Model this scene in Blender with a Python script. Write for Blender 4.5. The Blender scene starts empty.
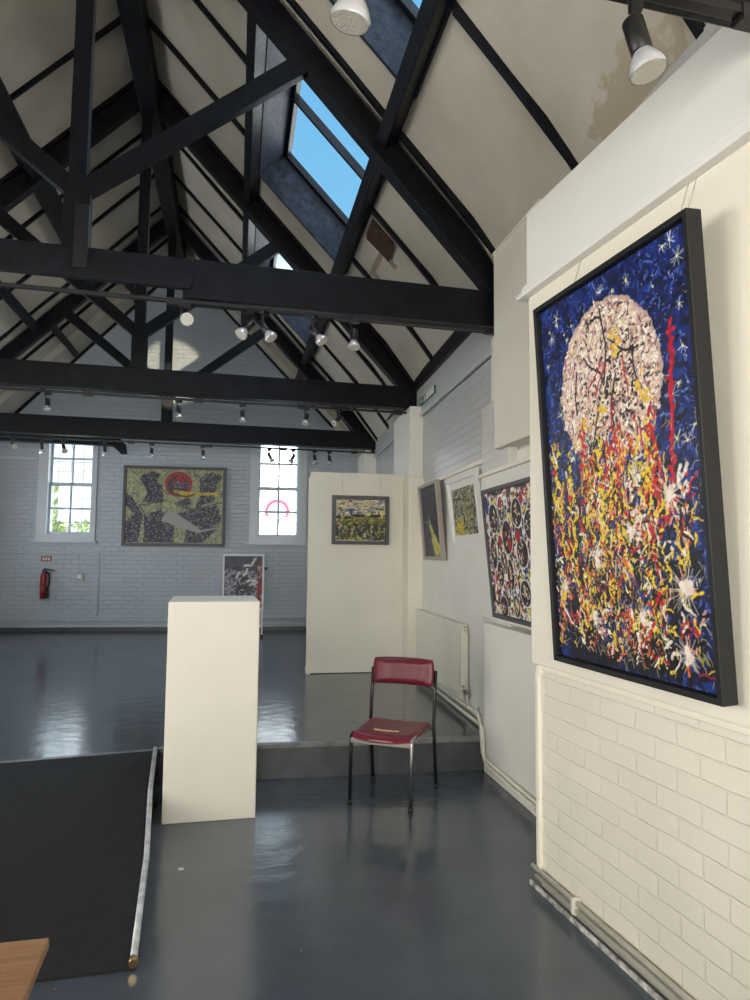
import bpy, bmesh, math, random
import numpy as np
from mathutils import Vector, Matrix
R = math.radians
sc = bpy.context.scene
col = sc.collection

# ------------------------------------------------------------ camera
F_PX = 700.0
yaw, pitch, roll = .19466, .078566, .0092636
fw = Vector((math.sin(yaw)*math.cos(pitch), math.cos(yaw)*math.cos(pitch), math.sin(pitch)))
rt = Vector((math.cos(yaw), -math.sin(yaw), 0)); up = rt.cross(fw)
c_, s_ = math.cos(roll), math.sin(roll)
rt2 = rt*c_ + up*s_; up2 = up*c_ - rt*s_
cam_data = bpy.data.cameras.new('camera'); cam = bpy.data.objects.new('camera', cam_data); col.objects.link(cam)
m = Matrix((rt2, up2, -fw)).transposed().to_4x4(); m.translation = Vector((0, 0, 1.6))
cam.matrix_world = m
cam_data.sensor_fit = 'VERTICAL'; cam_data.sensor_height = 36.0; cam_data.lens = 36.0*F_PX/1000
cam_data.clip_start = .05; cam_data.clip_end = 200
sc.camera = cam

# ------------------------------------------------------------ world, exposure
sc.view_settings.view_transform = 'Standard'; sc.view_settings.look = 'None'
sc.view_settings.exposure = 0.0; sc.view_settings.gamma = 1.0; sc.view_settings.use_curve_mapping = False
w = bpy.data.worlds.new('sky'); sc.world = w; w.use_nodes = True
nt = w.node_tree; nt.nodes.clear()
out = nt.nodes.new('ShaderNodeOutputWorld'); bg = nt.nodes.new('ShaderNodeBackground')
tc = nt.nodes.new('ShaderNodeTexCoord'); sx = nt.nodes.new('ShaderNodeSeparateXYZ'); cr = nt.nodes.new('ShaderNodeValToRGB')
nt.links.new(tc.outputs['Generated'], sx.inputs[0]); nt.links.new(sx.outputs['Z'], cr.inputs[0])
nt.links.new(cr.outputs[0], bg.inputs[0]); nt.links.new(bg.outputs[0], out.inputs[0])
e = cr.color_ramp.elements
e[0].position = 0.0; e[0].color = (1, 1, 1, 1)
e[1].position = .9; e[1].color = (.021, .078, .147, 1)
k = e.new(.22); k.color = (.90, .97, 1, 1)
k = e.new(.42); k.color = (.043, .110, .173, 1)
bg.inputs[1].default_value = 6.0

def area(name, loc, target, sx_, sy_, power, color):
    l = bpy.data.lights.new(name, 'AREA'); l.shape = 'RECTANGLE'; l.size = sx_; l.size_y = sy_; l.energy = power; l.color = color
    o = bpy.data.objects.new(name, l); col.objects.link(o); o.location = loc
    o.rotation_euler = (Vector(target)-Vector(loc)).to_track_quat('-Z', 'Y').to_euler(); return o
def sun(name, direction, strength, angle, color):
    l = bpy.data.lights.new(name, 'SUN'); l.energy = strength; l.angle = R(angle); l.color = color
    o = bpy.data.objects.new(name, l); col.objects.link(o); o.location = (6, 4, 14)
    o.rotation_euler = Vector(direction).to_track_quat('-Z', 'Y').to_euler(); return o
# daylight of the windows behind the camera and along the left wall, and the open sky over the skylights
area('window_light_back', (-1.0, -3.9, 2.1), (-.3, 6, 1.3), 5.0, 2.4, 210, (1.0, .93, .82))
area('window_light_left', (-4.7, 1.6, 2.0), (1.5, 2.4, 1.4), 4.0, 1.9, 150, (1.0, .91, .79))
area('window_light_stage', (-4.7, 9.6, 2.4), (2, 9.0, 1.6), 4.0, 1.9, 42, (.62, .80, 1.0))
sun('skylight_sky', (-.28, -.05, -1), 13, 80, (.66, .82, 1.0))

# ------------------------------------------------------------ materials
def nodes(name):
    m = bpy.data.materials.new(name); m.use_nodes = True; nt = m.node_tree
    return m, nt, nt.nodes['Principled BSDF']
def srgb(r, g, b):
    f = lambda c: (c/255/12.92) if c/255 <= .04045 else ((c/255+.055)/1.055)**2.4
    return (f(r), f(g), f(b), 1)
def mat(name, c, rough=.5, metal=0, var=.0, scale=6, bump=0, bscale=40, spec=.5, coat=0, rvar=0, emit=None):
    m, nt, b = nodes(name)
    b.inputs['Base Color'].default_value = c; b.inputs['Roughness'].default_value = rough
    b.inputs['Metallic'].default_value = metal; b.inputs['Specular IOR Level'].default_value = spec
    b.inputs['Coat Weight'].default_value = coat
    tc = nt.nodes.new('ShaderNodeTexCoord')
    if var or rvar:
        n = nt.nodes.new('ShaderNodeTexNoise'); n.inputs['Scale'].default_value = scale; n.inputs['Detail'].default_value = 6
        nt.links.new(tc.outputs['Object'], n.inputs['Vector'])
        if var:
            r = nt.nodes.new('ShaderNodeValToRGB'); e = r.color_ramp.elements
            e[0].position = .3; e[1].position = .7
            e[0].color = tuple(max(0, x*(1-var)) for x in c[:3])+(1,); e[1].color = tuple(min(1, x*(1+var)) for x in c[:3])+(1,)
            nt.links.new(n.outputs['Fac'], r.inputs[0]); nt.links.new(r.outputs[0], b.inputs['Base Color'])
        if rvar:
            mr = nt.nodes.new('ShaderNodeMapRange'); mr.inputs['To Min'].default_value = rough-rvar; mr.inputs['To Max'].default_value = rough+rvar
            nt.links.new(n.outputs['Fac'], mr.inputs[0]); nt.links.new(mr.outputs[0], b.inputs['Roughness'])
    if bump:
        n2 = nt.nodes.new('ShaderNodeTexNoise'); n2.inputs['Scale'].default_value = bscale; n2.inputs['Detail'].default_value = 4
        nt.links.new(tc.outputs['Object'], n2.inputs['Vector'])
        bp = nt.nodes.new('ShaderNodeBump'); bp.inputs['Strength'].default_value = bump; bp.inputs['Distance'].default_value = .01
        nt.links.new(n2.outputs['Fac'], bp.inputs['Height']); nt.links.new(bp.outputs[0], b.inputs['Normal'])
    return m
def brick_mat(name, c, mortar, axis, strength=.6, rough=.5, bw=.225, bh=.078, dist=.012):
    """white painted brickwork; axis: 'y' for walls running along Y, 'x' for walls running along X"""
    m, nt, b = nodes(name); b.inputs['Roughness'].default_value = rough
    g = nt.nodes.new('ShaderNodeNewGeometry'); sp = nt.nodes.new('ShaderNodeSeparateXYZ'); cb = nt.nodes.new('ShaderNodeCombineXYZ')
    nt.links.new(g.outputs['Position'], sp.inputs[0])
    nt.links.new(sp.outputs['Y' if axis == 'y' else 'X'], cb.inputs[0]); nt.links.new(sp.outputs['Z'], cb.inputs[1])
    wob = nt.nodes.new('ShaderNodeTexNoise'); wob.inputs['Scale'].default_value = 7; wob.inputs['Detail'].default_value = 3
    nt.links.new(cb.outputs[0], wob.inputs['Vector'])
    ad = nt.nodes.new('ShaderNodeVectorMath'); ad.operation = 'MULTIPLY_ADD'
    nt.links.new(wob.outputs['Color'], ad.inputs[0]); ad.inputs[1].default_value = (.012, .012, 0); nt.links.new(cb.outputs[0], ad.inputs[2])
    br = nt.nodes.new('ShaderNodeTexBrick'); br.inputs['Scale'].default_value = 1
    br.inputs['Brick Width'].default_value = bw; br.inputs['Row Height'].default_value = bh
    br.inputs['Mortar Size'].default_value = .006; br.inputs['Mortar Smooth'].default_value = .6; br.inputs['Bias'].default_value = 0
    br.inputs['Color1'].default_value = c; br.inputs['Color2'].default_value = tuple(x*.95 for x in c[:3])+(1,); br.inputs['Mortar'].default_value = mortar
    nt.links.new(ad.outputs[0], br.inputs['Vector'])
    n = nt.nodes.new('ShaderNodeTexNoise'); n.inputs['Scale'].default_value = 1.7; n.inputs['Detail'].default_value = 8
    nt.links.new(g.outputs['Position'], n.inputs['Vector'])
    mx = nt.nodes.new('ShaderNodeMixRGB'); mx.blend_type = 'MULTIPLY'; mx.inputs[0].default_value = .35
    nt.links.new(br.outputs['Color'], mx.inputs[1]); nt.links.new(n.outputs['Fac'], mx.inputs[2])
    mr = nt.nodes.new('ShaderNodeMapRange'); mr.inputs['From Min'].default_value = .3; mr.inputs['From Max'].default_value = .7
    mr.inputs['To Min'].default_value = .78; mr.inputs['To Max'].default_value = 1.0
    nt.links.new(n.outputs['Fac'], mr.inputs[0]); nt.links.new(mr.outputs[0], mx.inputs[2])
    nt.links.new(mx.outputs[0], b.inputs['Base Color'])
    inv = nt.nodes.new('ShaderNodeMath'); inv.operation = 'SUBTRACT'; inv.inputs[0].default_value = 1
    nt.links.new(br.outputs['Fac'], inv.inputs[1])
    n3 = nt.nodes.new('ShaderNodeTexNoise'); n3.inputs['Scale'].default_value = 25; n3.inputs['Detail'].default_value = 4
    nt.links.new(g.outputs['Position'], n3.inputs['Vector'])
    ma = nt.nodes.new('ShaderNodeMath'); ma.operation = 'MULTIPLY_ADD'; ma.inputs[1].default_value = .35
    nt.links.new(n3.outputs['Fac'], ma.inputs[0]); nt.links.new(inv.outputs[0], ma.inputs[2])
    bp = nt.nodes.new('ShaderNodeBump'); bp.inputs['Strength'].default_value = strength; bp.inputs['Distance'].default_value = dist
    nt.links.new(ma.outputs[0], bp.inputs['Height']); nt.links.new(bp.outputs[0], b.inputs['Normal'])
    return m

M = {}
M['timber'] = mat('black_painted_timber', (.0050, .0062, .0092, 1), .45, var=.5, scale=9, bump=.35, bscale=30, spec=.22)
M['timber_gloss'] = mat('dark_reveal_paint', (.014, .019, .030, 1), .55, var=.6, scale=14, bump=.5, bscale=25, spec=.2)
M['black'] = mat('black_metal', (.008, .008, .009, 1), .38, bump=0)
M['black_frame'] = mat('black_frame_wood', (.007, .0075, .008, 1), .5, bump=.05)
M['grey_frame'] = mat('grey_frame_wood', (.085, .085, .092, 1), .5, var=.1)
M['silver_frame'] = mat('champagne_frame', (.38, .33, .28, 1), .35, metal=.3)
M['white_frame'] = mat('white_frame_wood', (.80, .79, .74, 1), .45)
M['cream'] = mat('cream_painted_board', srgb(240, 233, 217), .5, var=.025, scale=2.2, bump=.08, bscale=30)
M['board'] = mat('white_painted_board', srgb(232, 229, 219), .55, var=.035, scale=2.5, bump=.1, bscale=25)
M['box'] = mat('white_boxing_board', srgb(236, 235, 230), .55, var=.02, scale=2, bump=.08, bscale=20)
M['panel'] = mat('scuffed_white_board', srgb(226, 222, 208), .6, var=.05, scale=2.0, bump=.08, bscale=18)
M['joinery'] = mat('white_gloss_joinery', (.56, .60, .63, 1), .35, var=.03)
M['pipe'] = mat('cream_gloss_pipe', (.74, .71, .60, 1), .32, var=.08, scale=14)
M['radiator'] = mat('cream_radiator_enamel', (.76, .74, .63, 1), .3)
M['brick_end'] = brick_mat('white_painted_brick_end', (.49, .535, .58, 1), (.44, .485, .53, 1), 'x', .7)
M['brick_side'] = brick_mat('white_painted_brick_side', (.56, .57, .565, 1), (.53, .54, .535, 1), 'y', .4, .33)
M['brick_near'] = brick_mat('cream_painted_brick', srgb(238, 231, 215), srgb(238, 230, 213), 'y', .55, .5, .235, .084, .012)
M['chrome'] = mat('chromed_steel', (.50, .48, .44, 1), .32, metal=1)
M['dark_steel'] = mat('dark_bronzed_steel', (.045, .042, .04, 1), .22, metal=.75)
M['vinyl'] = mat('red_vinyl', (.155, .011, .024, 1), .36, var=.15, scale=30, bump=.08, bscale=120)
M['foam'] = mat('worn_foam', (.55, .42, .26, 1), .8)
M['rubber'] = mat('black_rubber', (.012, .012, .012, 1), .6)
M['plinth'] = mat('plinth_paint', srgb(224, 218, 204), .5, var=.03, scale=3, bump=.05, bscale=20)
M['ramp'] = mat('ramp_rubber_matting', (.0145, .0145, .0155, 1), .72, var=.25, scale=25, bump=.4, bscale=90, spec=.3)
M['galv'] = mat('worn_galvanised_tube', (.55, .57, .58, 1), .4, metal=.35, var=.3, scale=18)
M['brass'] = mat('brass_cap', (.55, .38, .18, 1), .3, metal=1)
M['red'] = mat('extinguisher_red', (.30, .010, .014, 1), .3)
M['sign_red'] = mat('sign_red', (.30, .045, .04, 1), .5)
M['sign_white'] = mat('sign_white', (.8, .8, .76, 1), .5)
M['sign_green'] = mat('sign_green', (.01, .13, .06, 1), .45)
M['rust'] = mat('brown_bare_timber', (.055, .022, .013, 1), .8, var=.5, scale=20, bump=.6, bscale=30)
M['stain_tan'] = mat('tan_stained_plaster', (.30, .22, .15, 1), .8, var=.2)
M['socket'] = mat('off_white_plastic', (.50, .46, .42, 1), .5)
M['nosing'] = mat('worn_step_nosing', (.19, .19, .185, 1), .4, var=.35, scale=12)
M['riser'] = mat('grey_riser_paint', (.060, .063, .064, 1), .4, var=.25, scale=7, bump=.1, bscale=20)
M['lens'] = mat('lamp_lens', (.62, .60, .52, 1), .25, bump=.6, bscale=160, spec=.8)
M['reflector'] = mat('lamp_reflector', (.72, .73, .76, 1), .22, metal=.55)
M['wall_plain'] = mat('white_wall_paint', (.74, .73, .70, 1), .7)
M['leaf'] = mat('tree_leaves', (.30, .34, .10, 1), .7, var=.6, scale=12)
M['bark'] = mat('tree_bark', (.12, .09, .07, 1), .9)
M['render'] = mat('pale_rendered_wall', (.62, .62, .62, 1), .8, var=.1)
M['pale_blue'] = mat('pale_blue_paint', (.62, .70, .74, 1), .6)
M['asphalt'] = mat('asphalt', (.18, .18, .19, 1), .9)

# plaster between the rafters: off white, cloudy, one damp patch
m, nt, b = nodes('ceiling_plaster'); b.inputs['Roughness'].default_value = .8
g = nt.nodes.new('ShaderNodeNewGeometry'); n = nt.nodes.new('ShaderNodeTexNoise'); n.inputs['Scale'].default_value = 1.3; n.inputs['Detail'].default_value = 7
nt.links.new(g.outputs['Position'], n.inputs['Vector'])
r = nt.nodes.new('ShaderNodeValToRGB'); e = r.color_ramp.elements
e[0].position = .32; e[0].color = srgb(177, 170, 155); e[1].position = .66; e[1].color = srgb(199, 193, 179)
nt.links.new(n.outputs['Fac'], r.inputs[0])
vd = nt.nodes.new('ShaderNodeVectorMath'); vd.operation = 'SUBTRACT'; vd.inputs[1].default_value = (1.90, 2.98, 3.93)
nt.links.new(g.outputs['Position'], vd.inputs[0])
vs = nt.nodes.new('ShaderNodeVectorMath'); vs.operation = 'MULTIPLY'; vs.inputs[1].default_value = (2.6, 1.15, 2.6)
nt.links.new(vd.outputs[0], vs.inputs[0])
ln = nt.nodes.new('ShaderNodeVectorMath'); ln.operation = 'LENGTH'; nt.links.new(vs.outputs[0], ln.inputs[0])
n2 = nt.nodes.new('ShaderNodeTexNoise'); n2.inputs['Scale'].default_value = 9; n2.inputs['Detail'].default_value = 6; nt.links.new(g.outputs['Position'], n2.inputs['Vector'])
ma = nt.nodes.new('ShaderNodeMath'); ma.operation = 'MULTIPLY_ADD'; ma.inputs[1].default_value = 1.0
nt.links.new(n2.outputs['Fac'], ma.inputs[0]); nt.links.new(ln.outputs['Value'], ma.inputs[2])
r2 = nt.nodes.new('ShaderNodeValToRGB'); e = r2.color_ramp.elements
e[0].position = .90; e[0].color = (1, 1, 1, 1); e[1].position = .97; e[1].color = (0, 0, 0, 1)
nt.links.new(ma.outputs[0], r2.inputs[0])
mx = nt.nodes.new('ShaderNodeMixRGB'); nt.links.new(r2.outputs[0], mx.inputs[0]); nt.links.new(r.outputs[0], mx.inputs[1]); mx.inputs[2].default_value = srgb(178, 165, 147)
nt.links.new(mx.outputs[0], b.inputs['Base Color'])
bp = nt.nodes.new('ShaderNodeBump'); bp.inputs['Strength'].default_value = .5; bp.inputs['Distance'].default_value = .03
n3 = nt.nodes.new('ShaderNodeTexNoise'); n3.inputs['Scale'].default_value = 4; n3.inputs['Detail'].default_value = 6; nt.links.new(g.outputs['Position'], n3.inputs['Vector'])
nt.links.new(n3.outputs['Fac'], bp.inputs['Height']); nt.links.new(bp.outputs[0], b.inputs['Normal'])
M['plaster'] = m

# glossy blue grey floor paint
def floor_mat(name, c0, c1, rough):
    m, nt, b = nodes(name)
    g = nt.nodes.new('ShaderNodeNewGeometry')
    n = nt.nodes.new('ShaderNodeTexNoise'); n.inputs['Scale'].default_value = 1.6; n.inputs['Detail'].default_value = 8; n.inputs['Roughness'].default_value = .6
    nt.links.new(g.outputs['Position'], n.inputs['Vector'])
    r = nt.nodes.new('ShaderNodeValToRGB'); e = r.color_ramp.elements; e[0].position = .35; e[0].color = c0; e[1].position = .65; e[1].color = c1
    nt.links.new(n.outputs['Fac'], r.inputs[0])
    # pale scuffs
    n4 = nt.nodes.new('ShaderNodeTexNoise'); n4.inputs['Scale'].default_value = 22; n4.inputs['Detail'].default_value = 3
    nt.links.new(g.outputs['Position'], n4.inputs['Vector'])
    r4 = nt.nodes.new('ShaderNodeValToRGB'); e = r4.color_ramp.elements; e[0].position = .735; e[0].color = (0, 0, 0, 1); e[1].position = .76; e[1].color = (1, 1, 1, 1)
    nt.links.new(n4.outputs['Fac'], r4.inputs[0])
    mx = nt.nodes.new('ShaderNodeMixRGB'); nt.links.new(r4.outputs[0], mx.inputs[0]); nt.links.new(r.outputs[0], mx.inputs[1]); mx.inputs[2].default_value = (.16, .17, .18, 1)
    nt.links.new(mx.outputs[0], b.inputs['Base Color'])
    mr = nt.nodes.new('ShaderNodeMapRange'); mr.inputs['To Min'].default_value = rough-.07; mr.inputs['To Max'].default_value = rough+.09
    nt.links.new(n.outputs['Fac'], mr.inputs[0]); nt.links.new(mr.outputs[0], b.inputs['Roughness'])
    n2 = nt.nodes.new('ShaderNodeTexNoise'); n2.inputs['Scale'].default_value = 7; n2.inputs['Detail'].default_value = 6
    nt.links.new(g.outputs['Position'], n2.inputs['Vector'])
    bp = nt.nodes.new('ShaderNodeBump'); bp.inputs['Strength'].default_value = .5; bp.inputs['Distance'].default_value = .006
    nt.links.new(n2.outputs['Fac'], bp.inputs['Height']); nt.links.new(bp.outputs[0], b.inputs['Normal'])
    b.inputs['Specular IOR Level'].default_value = .6
    return m
M['floor'] = floor_mat('floor_paint', (.064, .077, .095, 1), (.080, .095, .115, 1), .17)
M['stage'] = floor_mat('stage_floor_paint', (.042, .053, .071, 1), (.054, .067, .088, 1), .15)

m, nt, b = nodes('oak_table_top'); b.inputs['Roughness'].default_value = .35
tc = nt.nodes.new('ShaderNodeTexCoord'); mp = nt.nodes.new('ShaderNodeMapping'); mp.inputs['Scale'].default_value = (3, 40, 3)
nt.links.new(tc.outputs['Object'], mp.inputs[0]); n = nt.nodes.new('ShaderNodeTexNoise'); n.inputs['Scale'].default_value = 2; n.inputs['Detail'].default_value = 6
nt.links.new(mp.outputs[0], n.inputs['Vector']); r = nt.nodes.new('ShaderNodeValToRGB'); e = r.color_ramp.elements
e[0].position = .3; e[0].color = srgb(136, 98, 66); e[1].position = .7; e[1].color = srgb(160, 122, 88)
nt.links.new(n.outputs['Fac'], r.inputs[0]); nt.links.new(r.outputs[0], b.inputs['Base Color']); M['oak'] = m

m = bpy.data.materials.new('window_glass'); m.use_nodes = True; nt = m.node_tree; nt.nodes.clear()
o = nt.nodes.new('ShaderNodeOutputMaterial'); t = nt.nodes.new('ShaderNodeBsdfTransparent'); gl = nt.nodes.new('ShaderNodeBsdfGlossy'); mx = nt.nodes.new('ShaderNodeMixShader')
t.inputs[0].default_value = (.97, .98, .98, 1); gl.inputs['Roughness'].default_value = .05; mx.inputs[0].default_value = .05
nt.links.new(t.outputs[0], mx.inputs[1]); nt.links.new(gl.outputs[0], mx.inputs[2]); nt.links.new(mx.outputs[0], o.inputs[0])
M['glass'] = m

m, nt, b = nodes('oil_paint'); a = nt.nodes.new('ShaderNodeAttribute'); a.attribute_name = 'paint'
nt.links.new(a.outputs['Color'], b.inputs['Base Color']); b.inputs['Roughness'].default_value = .42
tc = nt.nodes.new('ShaderNodeTexCoord'); n = nt.nodes.new('ShaderNodeTexNoise'); n.inputs['Scale'].default_value = 70; n.inputs['Detail'].default_value = 4
nt.links.new(tc.outputs['Object'], n.inputs['Vector']); bp = nt.nodes.new('ShaderNodeBump'); bp.inputs['Strength'].default_value = .35; bp.inputs['Distance'].default_value = .004
nt.links.new(n.outputs['Fac'], bp.inputs['Height']); nt.links.new(bp.outputs[0], b.inputs['Normal']); M['oil'] = m

# ------------------------------------------------------------ mesh helpers
class Fr:
    """vertical wall frame: u along the wall (viewer's right), w out of the wall, z up"""
    def __init__(s, ox, oy, deg): s.o = (ox, oy); s.a = R(deg); s.deg = deg
    def __call__(s, u, w, z):
        c, n = math.cos(s.a), math.sin(s.a)
        return (s.o[0]+u*c+w*n, s.o[1]+u*n-w*c, z)
ID = lambda x, y, z: (x, y, z)
class MB:
    def __init__(s): s.v = []; s.f = []; s.sm = []
    def hexa(s, p, smooth=False):
        i = len(s.v); s.v += [tuple(q) for q in p]
        for f in ((0, 3, 2, 1), (4, 5, 6, 7), (0, 1, 5, 4), (1, 2, 6, 5), (2, 3, 7, 6), (3, 0, 4, 7)):
            s.f.append(tuple(i+k for k in f)); s.sm.append(smooth)
        return s
    def box(s, x0, x1, y0, y1, z0, z1, fr=ID):
        return s.hexa([fr(x0, y0, z0), fr(x1, y0, z0), fr(x1, y1, z0), fr(x0, y1, z0), fr(x0, y0, z1), fr(x1, y0, z1), fr(x1, y1, z1), fr(x0, y1, z1)])
    def prism(s, poly, w0, w1, fr=ID):
        """poly in (u,z), extruded along w"""
        n = len(poly); i = len(s.v)
        s.v += [fr(u, w0, z) for u, z in poly]+[fr(u, w1, z) for u, z in poly]
        s.f.append(tuple(range(i, i+n))); s.f.append(tuple(range(i+2*n-1, i+n-1, -1))); s.sm += [False, False]
        for k in range(n):
            q = (k+1) % n; s.f.append((i+k, i+n+k, i+n+q, i+q)); s.sm.append(False)
        return s
    def tube(s, path, r, seg=10, caps=True):
        path = [Vector(p) for p in path]; rs = r if isinstance(r, (list, tuple)) else [r]*len(path)
        t0 = (path[1]-path[0]).normalized(); a = t0.orthogonal().normalized(); base = len(s.v)
        for j, p in enumerate(path):
            if j == 0: t = path[1]-path[0]
            elif j == len(path)-1: t = path[-1]-path[-2]
            else: t = (path[j+1]-p).normalized()+(p-path[j-1]).normalized()
            t.normalize(); a = (a-t*a.dot(t))
            a = a.normalized() if a.length > 1e-6 else t.orthogonal().normalized(); b = t.cross(a)
            for q in range(seg):
                an = 2*math.pi*q/seg; s.v.append(tuple(p+(a*math.cos(an)+b*math.sin(an))*rs[j]))
        for j in range(len(path)-1):
            for q in range(seg):
                s.f.append((base+j*seg+q, base+j*seg+(q+1) % seg, base+(j+1)*seg+(q+1) % seg, base+(j+1)*seg+q)); s.sm.append(True)
        if caps:
            s.f.append(tuple(base+q for q in range(seg-1, -1, -1))); s.f.append(tuple(base+(len(path)-1)*seg+q for q in range(seg))); s.sm += [False, False]
        return s
    def build(s, name, material, parent=None, bevel=0, local=False, loc=None):
        me = bpy.data.meshes.new(name); off = Vector((0, 0, 0))
        if not local:
            p = parent
            while p: off += p.location; p = p.parent
            if parent is None:
                if loc is None:
                    a = np.array(s.v); loc = ((a[:, 0].min()+a[:, 0].max())/2, (a[:, 1].min()+a[:, 1].max())/2, a[:, 2].min())
                off = Vector(loc)
        me.from_pydata([tuple(Vector(v)-off) for v in s.v], [], s.f)
        bm = bmesh.new(); bm.from_mesh(me); bmesh.ops.recalc_face_normals(bm, faces=bm.faces); bm.to_mesh(me); bm.free()
        me.polygons.foreach_set('use_smooth', s.sm); me.materials.append(material)
        o = bpy.data.objects.new(name, me); col.objects.link(o)
        if parent is not None: o.parent = parent
        elif not local: o.location = off
        if bevel:
            b = o.modifiers.new('bevel', 'BEVEL'); b.width = bevel; b.segments = 2; b.limit_method = 'ANGLE'; b.angle_limit = R(40)
        return o
def struct(o): o['kind'] = 'structure'; return o
def tag(o, label, cat, group=None, kind=None):
    o['label'] = label; o['category'] = cat
    if group: o['group'] = group
    if kind: o['kind'] = kind
    return o
def thing(name, label, cat, loc=(0, 0, 0), rot=(0, 0, 0), group=None):
    o = bpy.data.objects.new(name, None); col.objects.link(o); o.location = loc; o.rotation_euler = rot; o.empty_display_size = .1
    if label: tag(o, label, cat, group)
    return o
def place(name, loc, rot=(0, 0, 0)):
    o = thing(name, None, None, loc, rot); o['kind'] = 'structure'; return o

E = Fr(0, 12.8685, -3.67)           # end wall
N = Fr(1.486, 3.355, -85)           # near right wall (u grows towards the camera)
W = Fr(2.12, 8.0, -92.3)            # far right wall (u grows towards the camera)
SL = 1.048
def zc(x):                           # underside of the plaster
    if x < -1.1: x = -2.2-x
    return 4.14-SL*(x-1.70) if x <= 1.7 else 4.14-1.31*(x-1.70)

# ------------------------------------------------------------ floor, stage
MB().box(-4.7, 2.6, -4.2, 5.3, -.2, 0).build('floor', M['floor']); struct(bpy.data.objects['floor'])
st = MB(); edge = [(2.3, 5.115), (-.49, 5.205), (-.508, 5.145), (-1.455, 4.995), (-2.45, 4.84), (-4.5, 4.78)]
poly = edge+[(-4.5, 13.4), (2.7, 13.4)]
i = len(st.v); nn = len(poly); st.v += [(x, y, .02) for x, y in poly]+[(x, y, .24) for x, y in poly]
st.f.append(tuple(range(nn, 2*nn))); st.sm.append(False)
stage = st.build('floor', M['stage'], loc=(0, 9, .02)); struct(stage)
rs = MB()
for a, b_ in zip(edge[:-1], edge[1:]):
    rs.hexa([(a[0], a[1]+.003, 0), (b_[0], b_[1]+.003, 0), (b_[0], b_[1]+.05, 0), (a[0], a[1]+.05, 0), (a[0], a[1]+.003, .215), (b_[0], b_[1]+.003, .215), (b_[0], b_[1]+.05, .215), (a[0], a[1]+.05, .215)])
struct(rs.build('trim_1', M['riser']))
ns = MB()
for a, b_ in zip(edge[:-1], edge[1:]):
    ns.hexa([(a[0], a[1]-.008, .212), (b_[0], b_[1]-.008, .212), (b_[0], b_[1]+.055, .212), (a[0], a[1]+.055, .212), (a[0], a[1]-.008, .243), (b_[0], b_[1]-.008, .243), (b_[0], b_[1]+.055, .243), (a[0], a[1]+.055, .243)])
struct(ns.build('trim_2', M['nosing'], bevel=.004))

# ------------------------------------------------------------ end wall with two sash windows
LW = (-3.27, -2.52); RW = (.36, 1.11); WZ0, WZ1 = 1.90, 3.78
ew = MB(); th = -.34
for a, b_ in ((-4.9, LW[0]), (LW[1], RW[0]), (RW[1], 2.8)): ew.box(a, b_, th, 0, 0, WZ1, E)
for a, b_ in (LW, RW): ew.box(a, b_, th, 0, 0, WZ0, E)
ew.prism([(-5.0, WZ1), (2.9, WZ1), (-1.1, 7.7)], th, 0, E)
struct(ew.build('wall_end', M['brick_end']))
def sash(idx, u0, u1, cas0, cas1, sill0, sill1):
    root = place('window_%d' % idx, E((u0+u1)/2, 0, WZ0))
    c = MB()
    c.box(cas0, u0+.01, 0, .035, 1.80, WZ1+.12, E).box(u1-.01, cas1, 0, .035, 1.80, WZ1+.12, E).box(cas0, cas1, 0, .035, WZ1-.01, WZ1+.12, E)
    c.box(u0-.02, u0+.004, -.2, .01, WZ0-.03, WZ1, E).box(u1-.004, u1+.02, -.2, .01, WZ0-.03, WZ1, E).box(u0, u1, -.2, .01, WZ1-.02, WZ1, E)
    c.build('window_frame', M['joinery'], root, .004)
    MB().box(sill0, sill1, -.1, .10, 1.765, 1.805, E).box(cas0, cas1, -.16, .036, 1.80, WZ0+.015, E).build('window_sill', M['joinery'], root, .005)
    rows = [WZ0+.03, 2.36, 2.80, 3.24, 3.72]; mid = (u0+u1)/2
    for nm, z0, z1, w in (('sash', 1.905, 2.83, -.085), ('sash', 2.77, 3.77, -.13)):
        f = MB(); t = .035
        f.box(u0+.004, u0+t+.004, w-.04, w, z0, z1, E).box(u1-t-.004, u1-.004, w-.04, w, z0, z1, E)
        f.box(u0, u1, w-.04, w, z0, z0+(.055 if z0 < 2 else .06), E).box(u0, u1, w-.04, w, z1-.05, z1, E)
        f.box(mid-.017, mid+.017, w-.035, w, z0, z1, E)
        zz = 2.37 if z0 < 2 else 3.26
        f.box(u0, u1, w-.034, w-.001, zz-.019, zz+.019, E)
        so = f.build(nm, M['joinery'], root, .003)
        MB().box(u0+.01, u1-.01, w-.022, w-.018, z0+.02, z1-.02, E).build('pane', M['glass'], so)
    for q in (.22, .5, .78):
        u = u0+(u1-u0)*q; MB().tube([E(u, -.03, 1.83), E(u, -.03, WZ1-.01)], .0055, 6).build('security_bar', M['joinery'], root)
    for z in (2.13, 2.55, 3.02, 3.45):
        MB().tube([E(u0, -.036, z), E(u1, -.036, z)], .0045, 6).build('security_bar', M['joinery'], root)
    return root
sash(1, LW[0], LW[1], -3.43, -2.44, -3.47, -2.40)
sash(2, RW[0], RW[1], .22, 1.25, .17, 1.31)

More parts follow.
